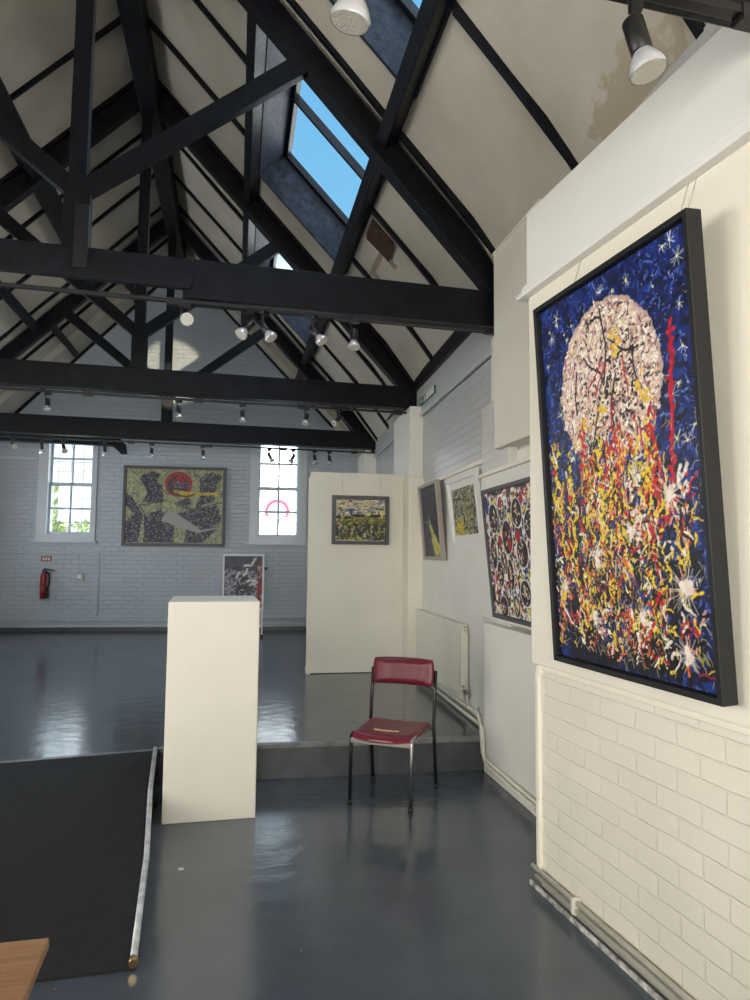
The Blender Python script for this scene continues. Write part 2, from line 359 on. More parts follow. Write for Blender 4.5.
# end wall ledge high on the left, dado conduit, heating pipes
struct(MB().box(-4.8, -3.46, 0, .03, 3.215, 3.26, E).build('trim_3', M['joinery'], bevel=.004))
tag(MB().tube([E(-4.6, .014, 1.585), E(-2.37, .014, 1.59), E(-2.352, .014, 1.57), E(-2.345, .014, .50)], .012, 8).build('cable_conduit', M['joinery']),
    'thin white conduit running below the left window and down to the floor pipes', 'conduit')
def pipe_run(z, w, bend, label, m=M['joinery']):
    p = [E(-4.6, w, z+.16), E(-4.02, w, z+.16), E(-3.88, w, z), E(1.9, w, z)] if bend else [E(-4.6, w, z), E(1.9, w, z)]
    b_ = MB().tube(p, .02, 8)
    for u in (-2.8, -1.2, .1, 1.3): b_.box(u-.012, u+.012, 0, w+.024, z-.028, z+.028, E)
    tag(b_.build('heating_pipe', m), label, 'pipe')
pipe_run(.44, .05, True, 'upper of two white heating pipes along the foot of the end wall')
pipe_run(.33, .05, False, 'lower of two white heating pipes along the foot of the end wall')
struct(MB().box(-4.7, 2.2, 0, .025, .24, .30, E).build('baseboard_end', M['riser']))

# fire extinguisher on its hook, sign over it, call point with cable
fx = thing('fire_extinguisher', 'red fire extinguisher hung on the white brick end wall below the left window', 'fire extinguisher', E(-3.24, .0, .80))
def lathe(prof, cx, seg=20, axis=None):
    b_ = MB(); pts = [(cx[0], cx[1], cx[2]+h) for h, r in prof]; b_.tube(pts, [max(r, .0005) for h, r in prof], seg); return b_
lathe([(0, .042), (.01, .052), (.37, .052), (.42, .044), (.45, .024), (.47, .02)], E(-3.24, .09, .80)).build('cylinder', M['red'], fx)
MB().box(-3.30, -3.18, .02, .16, .98, 1.06, E).build('label_band', M['sign_white'], fx) if False else None
lathe([(0, .0532), (.11, .0532)], E(-3.24, .09, .90)).build('label_band', M['sign_red'], fx)
MB().box(-3.262, -3.20, .06, .12, 1.255, 1.30, E).hexa([E(-3.24, .07, 1.30), E(-3.06, .07, 1.275), E(-3.06, .11, 1.275), E(-3.24, .11, 1.30), E(-3.24, .07, 1.325), E(-3.06, .07, 1.292), E(-3.06, .11, 1.292), E(-3.24, .11, 1.325)]).build('valve_handle', M['black'], fx, .003)
MB().tube([E(-3.21, .1, 1.27), E(-3.14, .12, 1.22), E(-3.13, .13, 1.10), E(-3.15, .15, .98)], .014, 8).build('hose', M['black'], fx)
MB().tube([E(-3.15, .15, .985), E(-3.155, .155, .82)], [.02, .036], 12).build('discharge_horn', M['black'], fx)
MB().box(-3.255, -3.225, 0, .03, 1.14, 1.25, E).build('wall_bracket', M['black'], fx)
sg = thing('extinguisher_sign', 'small red and white sign above the wall mounted fire extinguisher', 'sign', E(-3.23, 0, 1.42))
MB().box(-3.32, -3.15, .001, .006, 1.44, 1.53, E).build('sign_board', M['sign_red'], sg)
s2 = MB()
for u in (-3.29, -3.245, -3.20): s2.box(u, u+.02, .006, .008, 1.455, 1.515, E)
s2.box(-3.31, -3.16, .006, .008, 1.477, 1.483, E).build('sign_symbol', M['sign_white'], sg)
cp = thing('alarm_call_point', 'small off white box fed by a thin cable right of the extinguisher', 'call point', E(-2.66, 0, 1.12))
MB().box(-2.73, -2.60, 0, .05, 1.12, 1.24, E).build('box', M['socket'], cp, .008)
MB().box(-2.695, -2.635, .05, .055, 1.15, 1.21, E).build('faceplate', M['sign_white'], cp)
MB().tube([E(-2.68, .006, 1.24), E(-2.69, .006, 1.585)], .004, 6).build('cable', M['socket'], cp)

# ------------------------------------------------------------ far right wall, pilasters, panelling
ww = MB()
ww.box(-5.2, 6.0, -.3, 0, 0, 3.85, W)
ww.box(-5.2, 6.0, 0, .03, 3.24, 3.80, W)
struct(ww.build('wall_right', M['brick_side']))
struct(MB().box(-5.2, 3.3, .03, .05, 3.215, 3.245, W).build('trim_4', M['joinery'], bevel=.003))
def pil(n, u0, u1, w, z0, z1): struct(MB().box(u0, u1, 0, w, z0, z1, W).build('wall_pilaster_%d' % n, M['brick_pil'], bevel=.01))
M['brick_pil'] = brick_mat('pilaster_brick', (.72, .70, .65, 1), (.70, .68, .63, 1), 'y', .3, .35)
MB_ = MB().box(-.85, .18, 0, .165, .24, 3.34, W); struct(MB_.build('wall_pilaster', M['board'], bevel=.01))
struct(MB().box(-.93, .235, 0, .185, .24, 2.50, W).build('wall_pilaster', M['cream'], bevel=.008))
struct(MB().box(-4.3, -3.35, 0, .19, .24, 3.34, W).build('wall_pilaster', M['board'], bevel=.01))
struct(MB().box(2.67, 3.3, 0, .085, .24, 2.80, W).build('wall_pilaster', M['brick_pil'], bevel=.01))
struct(MB().box(2.80, 3.3, 0, .05, 2.78, 3.34, W).build('wall_pilaster', M['board'], bevel=.01))
struct(MB().box(-3.3, -.95, 0, .02, .24, 2.38, W).box(.237, 5.0, 0, .022, .24, 2.36, W).build('wall_panelling', M['board'], bevel=.003))
struct(MB().box(2.68, 4.9, 0, .098, 1.13, 2.22, W).build('wall_panelling', M['board'], bevel=.003))
struct(MB().box(2.68, 4.9, 0, .125, 2.22, 2.25, W).build('trim_10', M['cream'], bevel=.004))
struct(MB().box(.24, 2.66, .02, .055, 2.36, 2.40, W).box(-3.3, -.95, .02, .05, 2.38, 2.42, W).build('trim_5', M['cream'], bevel=.004))
# lower boxed boards beside the step and the big duct box above
struct(MB().hexa([(1.85, 3.2, 0), (2.2, 3.2, 0), (2.2, 5.1, 0), (1.85, 5.1, 0), (1.85, 3.2, 1.10), (2.2, 3.2, 1.13), (2.2, 5.1, 1.13), (1.85, 5.1, 1.10)]).build('wall_dado', M['board'], bevel=.008))
bx = MB(); bx.hexa([(1.85, 4.0, 2.385), (2.06, 4.0, 2.385), (2.06, 4.85, 2.385), (1.85, 4.85, 2.385), (1.85, 4.0, 3.862), (2.06, 4.0, 3.65), (2.06, 4.85, 3.65), (1.85, 4.85, 3.862)])
tag(bx.build('duct_box', M['panel'], bevel=.004), 'tall white boxed duct hung high on the right wall beyond the near wall', 'boxing')
struct(MB().box(1.838, 1.86, 4.0, 4.855, 3.855, 3.872).build('trim_6', M['cream']))

# radiator
rd = thing('radiator', 'cream panel radiator on the stage wall below the two small pictures', 'radiator', W(1.1, .03, .36))
rb = MB(); rb.box(.26, 2.09, .075, .095, .36, .985, W)
k = .30
while k < 2.0: rb.box(k, k+.022, .095, .102, .40, .95, W); k += .04
rb.build('front_panel', M['radiator'], rd, .002)
MB().box(.27, 2.08, .034, .05, .36, .985, W).build('back_panel', M['radiator'], rd, .002)
MB().box(.26, 2.09, .034, .096, .985, 1.0, W).build('top_grille', M['radiator'], rd, .003)
MB().box(2.08, 2.086, .045, .08, .44, .97, W).build('end_cover', M['radiator'], rd, .003)
MB().tube([W(2.16, .06, .30), W(2.16, .06, .93), W(2.09, .06, .95)], .008, 8).build('riser_pipe', M['pipe'], rd)
MB().tube([W(2.08, .07, .43), W(2.18, .07, .43)], .018, 10).tube([W(2.17, .07, .43), W(2.17, .10, .49)], .017, 10).build('valve', M['chrome'], rd)
MB().tube([W(2.17, .07, .43), W(2.17, .05, .30)], .008, 8).build('tail_pipe', M['pipe'], rd)

# skirting pipes at the right
def rpipe(pts, r, label, m='pipe'):
    tag(MB().tube(pts, r, 8).build('heating_pipe', M[m]), label, 'pipe')
rpipe([W(-.9+1.2, .045, .31), W(2.9, .045, .31)], .016, 'thin cream pipe along the stage wall under the radiator')
rpipe([W(.3, .08, .265), W(2.85, .08, .265)], .014, 'lower thin pipe on the stage floor beneath the radiator')
for dz, dy, lab in ((0, 0, 'upper cream pipe stepping down from the stage along the right wall'), (-.035, -.035, 'lower cream pipe stepping down from the stage beside the right wall')):
    rpipe([(1.90, 5.35+dy, .40+dz), (1.835, 5.17+dy, .395+dz), (1.825, 5.09+dy, .34+dz), (1.825, 5.06+dy, .15+dz), (1.825, 5.00+dy, .115+dz), (1.825, 3.2, .105+dz)], .012, lab)

# ------------------------------------------------------------ near right wall
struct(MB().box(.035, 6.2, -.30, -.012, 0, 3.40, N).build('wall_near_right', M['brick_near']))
struct(MB().box(-.035, 6.2, -.32, .0, 1.058, 2.965, N).build('wall_board', M['cream'], bevel=.012))
struct(MB().box(-.045, 6.2, -.34, .0, 3.0, 3.432, N).build('wall_boxing', M['box'], bevel=.004))
struct(MB().box(-.10, 6.2, -.04, .035, 2.968, 2.992, N).box(-.07, 6.2, -.04, .018, 2.992, 3.03, N).build('trim_7', M['box'], bevel=.003))
struct(MB().box(.012, .045, -.30, .004, 0.075, 1.022, N).build('trim_8', M['cream'], bevel=.004))
struct(MB().box(.02, .065, -.30, .004, 1.02, 1.06, N).box(.06, 6.2, -.03, -.002, 1.035, 1.062, N).build('trim_9', M['cream'], bevel=.008))
rpipe([N(-.012, .012, .082), N(6.0, .012, .082)], .011, 'upper cream pipe along the foot of the near brick wall')
rpipe([N(.03, .014, .050), N(6.0, .014, .050)], .011, 'lower cream pipe along the foot of the near brick wall')
M['flaking'] = mat('flaking_white_skirting', (.45, .44, .41, 1), .6, var=.9, scale=22)
struct(MB().box(.0, 6.0, .026, .036, 0, .022, N).build('baseboard_near', M['flaking'], bevel=.003))
tag(MB().box(.36, .385, -.01, .03, .03, .10, N).build('pipe_clip', M['pipe'], bevel=.004), 'cream pipe clip at the foot of the near brick wall', 'pipe clip')

# ------------------------------------------------------------ left and back walls (out of the frame, with the hall's other windows)
lw = MB()
def wall_x(b_, x0, x1, y0, y1, z1, holes):
    ys = y0
    for a, c, za, zb in holes:
        b_.box(x0, x1, ys, a, 0, z1); b_.box(x0, x1, a, c, 0, za); b_.box(x0, x1, a, c, zb, z1); ys = c
    b_.box(x0, x1, ys, y1, 0, z1)
wall_x(lw, -4.62, -4.42, -4.2, 13.5, 3.75, [(-.2, 1.2, 1.1, 2.9), (2.0, 3.4, 1.1, 2.9), (7.8, 9.2, 1.5, 3.3), (10.0, 11.4, 1.5, 3.3)])
struct(lw.build('wall_left', M['wall_plain']))
bw = MB(); bw.box(-4.6, -3.2, -3.8, -3.6, 0, 3.7).box(-3.2, 1.0, -3.8, -3.6, 0, .9).box(-3.2, 1.0, -3.8, -3.6, 3.2, 3.7).box(1.0, 2.6, -3.8, -3.6, 0, 3.7)
bw.prism([(-5.0, 3.7), (2.9, 3.7), (-1.1, 7.7)], -3.8, -3.6); struct(bw.build('wall_back', M['wall_plain']))

# ------------------------------------------------------------ plaster ceiling with skylight openings
SKY = [(2.25, 4.40), (5.35, 7.45), (8.45, 10.6)]; SX0, SX1 = .17, 1.12
def slope_box(b_, xa, xb, y0, y1, t=.10, off=0):
    za, zb = zc(xa)+off, zc(xb)+off
    b_.hexa([(xa, y0, za), (xb, y0, zb), (xb, y1, zb), (xa, y1, za), (xa, y0, za+t), (xb, y0, zb+t), (xb, y1, zb+t), (xa, y1, za+t)])
pr = MB(); Y0, Y1 = -4.2, 13.6
slope_box(pr, -1.1, SX0-.01, Y0, Y1); slope_box(pr, SX1+.01, 1.70, Y0, Y1); slope_box(pr, 1.70, 2.75, Y0, Y1)
ys = Y0
for a, b_ in SKY: slope_box(pr, SX0-.01, SX1+.01, ys, a-.012); ys = b_+.012
slope_box(pr, SX0-.01, SX1+.01, ys, Y1)
struct(pr.build('ceiling', M['plaster']))
vg = MB(); slope_box(vg, -1.1, 1.70, 12.35, 13.2, .16, -.16); slope_box(vg, 1.70, 2.5, 12.35, 13.2, .16, -.16); slope_box(vg, -3.9, -1.1, 12.35, 13.2, .16, -.16); slope_box(vg, -4.6, -3.9, 12.35, 13.2, .16, -.16)
struct(vg.build('ceiling', M['plaster']))
pl = MB(); slope_box(pl, -3.9, -1.1, Y0, Y1); slope_box(pl, -5.0, -3.9, Y0, Y1); struct(pl.build('ceiling', M['plaster']))

# skylights
NV = Vector((.724, 0, .690)); SV = Vector((.690, 0, -.724))      # out of the roof, down the slope
def spt(s, y, d):        # s metres down the slope from SX0, d metres outwards
    p = Vector((SX0, y, zc(SX0)))+SV*s+NV*d; return (p.x, p.y, p.z)
SLN = (SX1-SX0)/.690; D = .37
for q, (a, b_) in enumerate(SKY):
    root = place('window_%d' % (q+3), spt(0, (a+b_)/2, 0))
    def sb(s0, s1, y0, y1, d0, d1, mb): return mb.hexa([spt(s0, y0, d0), spt(s1, y0, d0), spt(s1, y1, d0), spt(s0, y1, d0), spt(s0, y0, d1), spt(s1, y0, d1), spt(s1, y1, d1), spt(s0, y1, d1)])
    rv = MB()
    sb(-.03, 0, a-.03, b_+.03, -.03, D, rv); sb(SLN, SLN+.03, a-.03, b_+.03, -.03, D, rv)
    sb(-.03, SLN+.03, b_, b_+.03, -.03, D, rv); sb(-.03, SLN+.03, a-.03, a, -.03, D, rv)
    rv.build('reveal', M['timber_gloss'], root, .004)
    fr_ = MB(); t = .05
    sb(0, t, a, b_, D-.04, D+.03, fr_); sb(SLN-t, SLN, a, b_, D-.04, D+.03, fr_); sb(0, SLN, b_-t, b_, D-.04, D+.03, fr_); sb(0, SLN, a, a+t, D-.04, D+.03, fr_)
    fr_.build('window_frame', M['timber'], root, .004)
    yb = (a+b_)/2+.02; gb = MB(); sb(0, SLN, yb-.017, yb+.017, D-.05, D+.03, gb); gb.build('glazing_bar', M['timber'], root, .004)
    gp = MB(); sb(0, SLN, a, b_, D+.01, D+.016, gp); gp.build('pane', M['glass'], root)

# ------------------------------------------------------------ roof timbers
def slope_bar(xc, wid, dep, y0, y1, side=1):
    """timber along Y fixed under the plaster; xc is the junction on the down slope side"""
    b_ = MB(); zz = zc(xc); s = side
    def P(a, d, y):
        x = xc-.690*a-.724*d; z = zz+.724*a-.690*d
        return (x if s > 0 else -2.2-x, y, z)
    b_.hexa([P(0, 0, y0), P(wid, 0, y0), P(wid, 0, y1), P(0, 0, y1), P(0, dep, y0), P(wid, dep, y0), P(wid, dep, y1), P(0, dep, y1)]); return b_
for xc, wid, dep, ya_, yb_, side, lab in (
        (1.13, .10, .16, -3.6, 12.9, 1, 'lower black purlin on the right roof slope under the skylights'), (.165, .10, .16, -3.6, 12.9, 1, 'upper black purlin on the right roof slope above the skylights'),
        (.93, .13, .16, -3.6, 11.1, -1, 'long lower black purlin on the left roof slope'), (.19, .20, .18, -3.6, 11.1, -1, 'long upper black purlin on the left roof slope near the ridge'),
        (.77, .10, .16, 11.15, 12.9, -1, 'short lower purlin on the left slope beyond the farthest truss'), (-.22, .10, .16, 11.15, 12.9, -1, 'short upper purlin on the left slope beyond the farthest truss')):
    tag(slope_bar(xc, wid, dep, ya_, yb_, side).build('purlin', M['timber'], bevel=.006), lab, 'roof beam')
tag(MB().box(-1.19, -.99, -3.6, 12.9, 6.60, 7.1).build('ridge_beam', M['timber'], bevel=.006), 'black ridge beam along the peak of the roof', 'roof beam')
pt = MB(); pt.box(-6.0, 3.1, .0, .075, 3.57, 3.72, W); tag(pt.build('wall_plate', M['timber'], bevel=.005), 'black timber plate along the top of the right wall', 'roof beam')

YT = [1.47, 4.795, 7.90, 11.07]; NTH = ['nearest', 'second', 'third', 'farthest']
def truss(i, yk):
    T = Fr(-1.1, yk, 3.01)
    root = thing('roof_truss', '%s black timber roof truss spanning the hall%s' % (NTH[i], ['; only its right end shows top right', ', its beam ending at the duct box', ' counted from the camera', ', just before the end wall'][i]), 'roof truss', (-1.1, yk, 3.33), group='black roof trusses')
    uR = {0: 3.0, 1: 3.10, 2: 3.21, 3: 3.33}[i]; uL = -3.3; th_ = .19; zb = [3.23, 3.36, 3.365, 3.345][i]
    if i == 1: MB().prism([(uL, 3.475), (.70, 3.475), (.70, zb-.01), (uR, zb-.01), (uR, 3.625), (uL, 3.625)], -th_, 0, T).build('tie_beam', M['timber'], root, .006)
    else: MB().box(uL, uR, -th_, 0, zb, 3.625, T).build('tie_beam', M['timber'], root, .008)
    if i == 1:
        MB().prism([(-3.2, 3.42), (.74, 3.40), (.76, 3.415), (.76, 3.51), (.74, 3.525), (-3.2, 3.53)], -.02, .03, T).build('splice_board', M['timber'], root, .003)
        MB().box(.0, .09, .0, .045, 3.47, 3.90, T).tube([T(.03, .04, 3.6), T(.03, .052, 3.6)], .01).tube([T(.06, .04, 3.68), T(.06, .052, 3.68)], .01).tube([T(.03, .04, 3.76), T(.03, .052, 3.76)], .01).tube([T(.06, .04, 3.86), T(.06, .052, 3.86)], .01).build('steel_strap', M['black'], root, .003)
    zt = 6.65
    MB().prism([(-.085, 3.62), (.085, 3.62), (.085, 4.02), (.055, 4.12), (.055, zt), (-.06, zt), (-.06, 4.12), (-.085, 4.02)], -.12, -.01, T).build('king_post', M['timber'], root, .006)
    for s in (1, -1):
        # principal rafter
        xb = 3.1 if s > 0 else 3.1
        lo = lambda u: 3.672+(2.938-u)*1.047; hi = lambda u: lo(u)+.295
        P = [(.0, lo(0)), (uR-.02, lo(uR-.02)), (uR-.02, lo(uR-.02)+.22), (uR-.25, hi(uR-.25)), (0, hi(0)-.02)]
        MB().prism([(s*u, z) for u, z in P], -.145, -.02, T).build('principal_rafter', M['timber'], root, .006)
        sl_ = .79; zl = 3.97
        MB().prism([(s*.05, zl), (s*1.56, zl+1.51*sl_), (s*1.44, zl+1.51*sl_+.09), (s*.05, zl+.155)], -.10, -.015, T).build('strut', M['timber'], root, .005)
    return root
for i, yk in enumerate(YT): truss(i, yk)
T12 = Fr(-1.1, 11.98, 3.01)
tag(MB().prism([(-3.3, 3.52), (-.86, 3.52), (-.72, 3.37), (-.70, 3.23), (-.79, 3.22), (-.92, 3.34), (-3.3, 3.36)], -.16, 0, T12).build('beam_stub', M['timber'], bevel=.006), 'short black beam with a cranked end reaching out of the left before the end wall', 'roof beam')

# common rafters on both slopes
RY = [1.35, 2.48, 3.60, 4.86, 6.0, 7.08, 8.02, 8.98, 10.0, 10.95, 12.05]
for side in (1, -1):
    vr = MB(); T = E
    for a_, c_ in ((0.0, 1.4), (1.4, 2.8)):
        f_ = lambda u, w, z: T(-1.1+side*u, w, z)
        za, zb_ = zc(-1.1+a_)-.16, zc(-1.1+c_)-.16
        vr.hexa([f_(a_, 0, za-.05), f_(c_, 0, zb_-.05), f_(c_, .06, zb_-.05), f_(a_, .06, za-.05), f_(a_, 0, za+.02), f_(c_, 0, zb_+.02), f_(c_, .06, zb_+.02), f_(a_, .06, za+.02)])
    tag(vr.build('rafter', M['timber']), 'thin black verge rafter against the gable wall, %s slope' % ('right' if side > 0 else 'left'), 'rafter')
def rafter(y, side, n):
    T = Fr(-1.1, y-.0526*2.8, 3.01); wv = .035; d = .055
    hole = any(a-.1 < y < b_+.1 for a, b_ in SKY) and side > 0
    segs = [(0.0, SX0+1.06), (SX1+1.115, 3.3)] if hole else [(0.0, 3.3)]
    rnd = random.Random(n*7+side)
    bay = sum(1 for t in YT if t < y-.1)
    where = ['before the nearest truss', 'after the nearest truss', 'after the second truss', 'after the third truss', 'beyond the farthest truss'][bay]
    same = [v for v in RY if sum(1 for t in YT if t < v-.1) == bay]; k0 = same.index(y)
    pos = {1: ['only one'], 2: ['first', 'last'], 3: ['first', 'middle', 'last'], 4: ['first', 'second', 'third', 'last']}[len(same)][k0]
    for si, (a, c) in enumerate(segs):
        b_ = MB(); k = max(2, int((c-a)/.35)); prev = None
        for q in range(k+1):
            u = a+(c-a)*q/k; z = zc(u-1.1); j = rnd.uniform(-.008, .008); dd = d+rnd.uniform(-.01, .01)
            ring = [T(side*u, -wv+j, z+.03), T(side*u, wv*.1+j, z+.03), T(side*u, wv*.1+j, z-dd), T(side*u, -wv+j, z-dd)]
            if prev: b_.hexa([prev[0], prev[1], prev[2], prev[3], ring[0], ring[1], ring[2], ring[3]])
            prev = ring
        me_ = b_.build('rafter', M['timber'])
        bm = bmesh.new(); bm.from_mesh(me_.data); bmesh.ops.remove_doubles(bm, verts=bm.verts, dist=.0005); bm.to_mesh(me_.data); bm.free()
        pc_ = '' if len(segs) == 1 else [', above the skylight', ', below the skylight'][si]
        tag(me_, '%s rafter, %s slope, %s%s' % (pos, 'right' if side > 0 else 'left', where, pc_), 'rafter', 'thin rafters on the %s slope' % ('right' if side > 0 else 'left'))
for n, y in enumerate(RY):
    rafter(y, 1, n); rafter(y, -1, n)
# bare brown timber patch under a skylight corner
bp_ = MB(); zz = lambda x: zc(x)-.004
bp_.hexa([(1.16, 6.12, zz(1.16)), (1.36, 6.12, zz(1.36)), (1.38, 6.42, zz(1.38)), (1.16, 6.44, zz(1.16)), (1.16, 6.12, zz(1.16)-.05), (1.36, 6.12, zz(1.36)-.06), (1.38, 6.42, zz(1.38)-.05), (1.16, 6.44, zz(1.16)-.06)])
tag(bp_.build('timber_patch', M['rust'], bevel=.006), 'bare brown timber patch in the plaster below the skylight', 'timber patch')
sp_ = MB()
for x0, x1, y0, y1 in ((1.30, 1.34, 6.44, 7.0), (1.34, 1.60, 6.90, 6.98), (1.36, 1.46, 6.42, 6.5)):
    sp_.hexa([(x0, y0, zz(x0)), (x1, y0, zz(x1)), (x1, y1, zz(x1)), (x0, y1, zz(x0)), (x0, y0, zz(x0)-.004), (x1, y0, zz(x1)-.004), (x1, y1, zz(x1)-.004), (x0, y1, zz(x0)-.004)])
tag(sp_.build('plaster_repair', M['stain_tan']), 'tan repair strips in the plaster beside the brown timber patch', 'plaster repair')

# ------------------------------------------------------------ lighting tracks and spotlights
def track(i, yk, u0, u1, z, w=.02):
    T = Fr(-1.1, yk, 3.01); root = thing('lighting_track', 'thin black lighting track fixed under the beam of the %s truss' % NTH[i], 'lighting track', T((u0+u1)/2, w, z), group='lighting tracks')
    MB().box(u0, u1, w-.018, w+.018, z-.012, z+.012, T).build('rail', M['black'], root, .003)
    u = u0+.4
    while u < u1: MB().box(u-.05, u+.05, w-.022, w+.022, z-.03, z+.016, T).build('joiner', M['black'], root); u += 1.15
track(0, YT[0], .9, 2.95, 3.075, .03); track(1, YT[1], -3.2, 3.05, 3.30, .04); track(2, YT[2], -3.2, 3.1, 3.295, .04); track(3, YT[3], -3.2, 3.3, 3.275, .04)

def make_spot(name='spotlight', big=1.0):
    """origin at the track; hangs down -z; the lamp head swings about the knuckle; local -Y is its front"""
    root = thing(name, None, None)
    MB().box(-.045, .045, -.02, .02, -.035, .0).build('track_adapter', M['black'], root, .004, local=True)
    MB().box(-.028, -.018, -.012, .012, -.13, -.03).box(-.028, .0, -.012, .012, -.04, -.03).build('bracket', M['black'], root, .002, local=True)
    head = MB().tube([(0, 0, .045), (0, 0, .04), (0, 0, -.055), (0, 0, -.06)], [.026, .030, .030, .027], 16).build('lamp_holder', M['black'], root, local=True)
    head.location = (0, 0, -.13)
    rf = MB().tube([(0, 0, -.052), (0, 0, -.066), (0, 0, -.085), (0, 0, -.11), (0, 0, -.122)], [.022, .030, .042, .052, .050], 24, caps=False).build('reflector', M['reflector'], head, local=True)
    ln_ = MB().tube([(0, 0, -.1195), (0, 0, -.1225)], [.0495, .047], 24).build('lens', M['lens'], head, local=True)
    return root
proto = make_spot()
def copy_tree(o, parent=None):
    c = o.copy(); col.objects.link(c); c.parent = parent
    for ch in o.children: copy_tree(ch, c)
    return c
used = [False]
def spot(loc, rz, tilt, label, group, s=1.0, roll_=0):
    o = proto if not used[0] else copy_tree(proto); used[0] = True
    o.location = loc; o.rotation_euler = (0, 0, rz); o.scale = (s, s, s)
    for ch in o.children:
        if ch.name.startswith('lamp_holder'): ch.rotation_euler = (tilt, roll_, 0)
    tag(o, label, 'spotlight', group)
    return o
def on(yk, x, w=.04):
    u = (x+1.1)/math.cos(R(3.01)); return Fr(-1.1, yk, 3.01)(u, w, 0)
def spots(i, z, items, s, group):
    for x, rz, tilt, rl, lab in items:
        p = on(YT[i], x); spot((p[0], p[1], z), R(rz), R(tilt), lab, group, s, R(rl))
# tilt: positive swings the lamp towards local -Y (front), negative to the back
spots(0, 3.06, [(.245, 10, 10, 8, 'large spotlight at the top edge, its pale lens against the near skylight'),
                 (.975, 60, -14, 0, 'large black spotlight with ribbed glass lamp above the moon painting')], .92, 'spotlights on the nearest track')
spots(1, 3.29, [(-.385, 15, -75, 0, 'spotlight with round pale lens left of the middle of the second track'),
                (.15, 60, -35, 0, 'bright white tilted spotlight beside the third truss strut'),
                (.05, -60, -40, 0, 'spotlight turned sideways just left of the bright white one'),
                (.50, 60, -40, 0, 'spotlight turned towards us, third from the right wall on the second track'),
                (.79, -10, -12, 0, 'rightmost spotlight on the second track, lamp facing down')], .88, 'spotlights on the second track')
spots(2, 3.285, [(-1.99, 20, -12, 0, 'leftmost spotlight on the third track'),
                 (-.66, 15, -8, 0, 'spotlight on the third track by the king post above the large abstract painting'),
                 (.03, 0, -8, 0, 'middle spotlight on the third track'),
                 (.755, -25, -25, 0, 'second spotlight from the right on the third track'),
                 (1.13, -60, -45, 0, 'rightmost spotlight on the third track, swung to the right')], .82, 'spotlights on the third track')
spots(3, 3.265, [(-3.22, 30, -70, 0, 'spotlight at the far left end of the farthest track, round lens showing'),
                 (-2.84, 0, 20, 0, 'second spotlight from the left on the farthest track'),
                 (-2.54, 30, -40, 0, 'spotlight on the farthest track in front of the left window'),
                 (-1.97, 0, 20, 0, 'spotlight on the farthest track between left window and beam stub'),
                 (-1.30, 10, -5, 0, 'spotlight on the farthest track over the left half of the large abstract painting'),
                 (-.54, -10, -5, 0, 'spotlight on the farthest track over the right half of the large abstract painting'),
                 (.48, 60, -30, 0, 'left one of two spotlights in front of the right window'),
                 (.86, -60, -30, 0, 'right one of two spotlights in front of the right window'),
                 (1.20, 40, -12, 0, 'spotlight on the farthest track just right of the right window'),
                 (1.44, 40, -15, 0, 'spotlight on the farthest track above the left edge of the free standing board')], .85, 'spotlights on the farthest track')
# the lit lamp washing the gable wall
sl2 = bpy.data.lights.new('lit_spot', 'SPOT'); sl2.energy = 1100; sl2.color = (1, .86, .58); sl2.spot_size = R(13); sl2.spot_blend = .35; sl2.shadow_soft_size = .03
so = bpy.data.objects.new('lit_spot', sl2); col.objects.link(so); so.location = (-.70, 8.05, 3.06)
so.rotation_euler = (Vector((-1.20, 12.95, 4.86))-so.location).to_track_quat('-Z', 'Y').to_euler()

# exit sign on the right wall, under the plate
ex = thing('exit_sign', 'small green and white exit sign high on the right wall beside the third truss', 'sign', W(.75, .06, 3.30))
MB().box(.20, .90, .03, .05, 3.335, 3.42, W).build('sign_box', M['sign_green'], ex, .003)
MB().box(.52, .89, .05, .055, 3.342, 3.413, W).build('light_panel', M['sign_white'], ex)
a = MB()
a.prism([(.23, 3.371), (.29, 3.371), (.29, 3.352), (.35, 3.378), (.29, 3.404), (.29, 3.385), (.23, 3.385)], .05, .055, W)
a.build('arrow', M['sign_white'], ex)
a = MB(); a.tube([W(.44, .05, 3.405), W(.44, .055, 3.405)], .01, 8).prism([(.415, 3.394), (.455, 3.391), (.465, 3.366), (.435, 3.364)], .05, .055, W).prism([(.435, 3.367), (.465, 3.367), (.49, 3.345), (.475, 3.341)], .05, .055, W).prism([(.435, 3.367), (.455, 3.364), (.415, 3.341), (.40, 3.348)], .05, .055, W)
a.build('running_figure', M['sign_white'], ex)

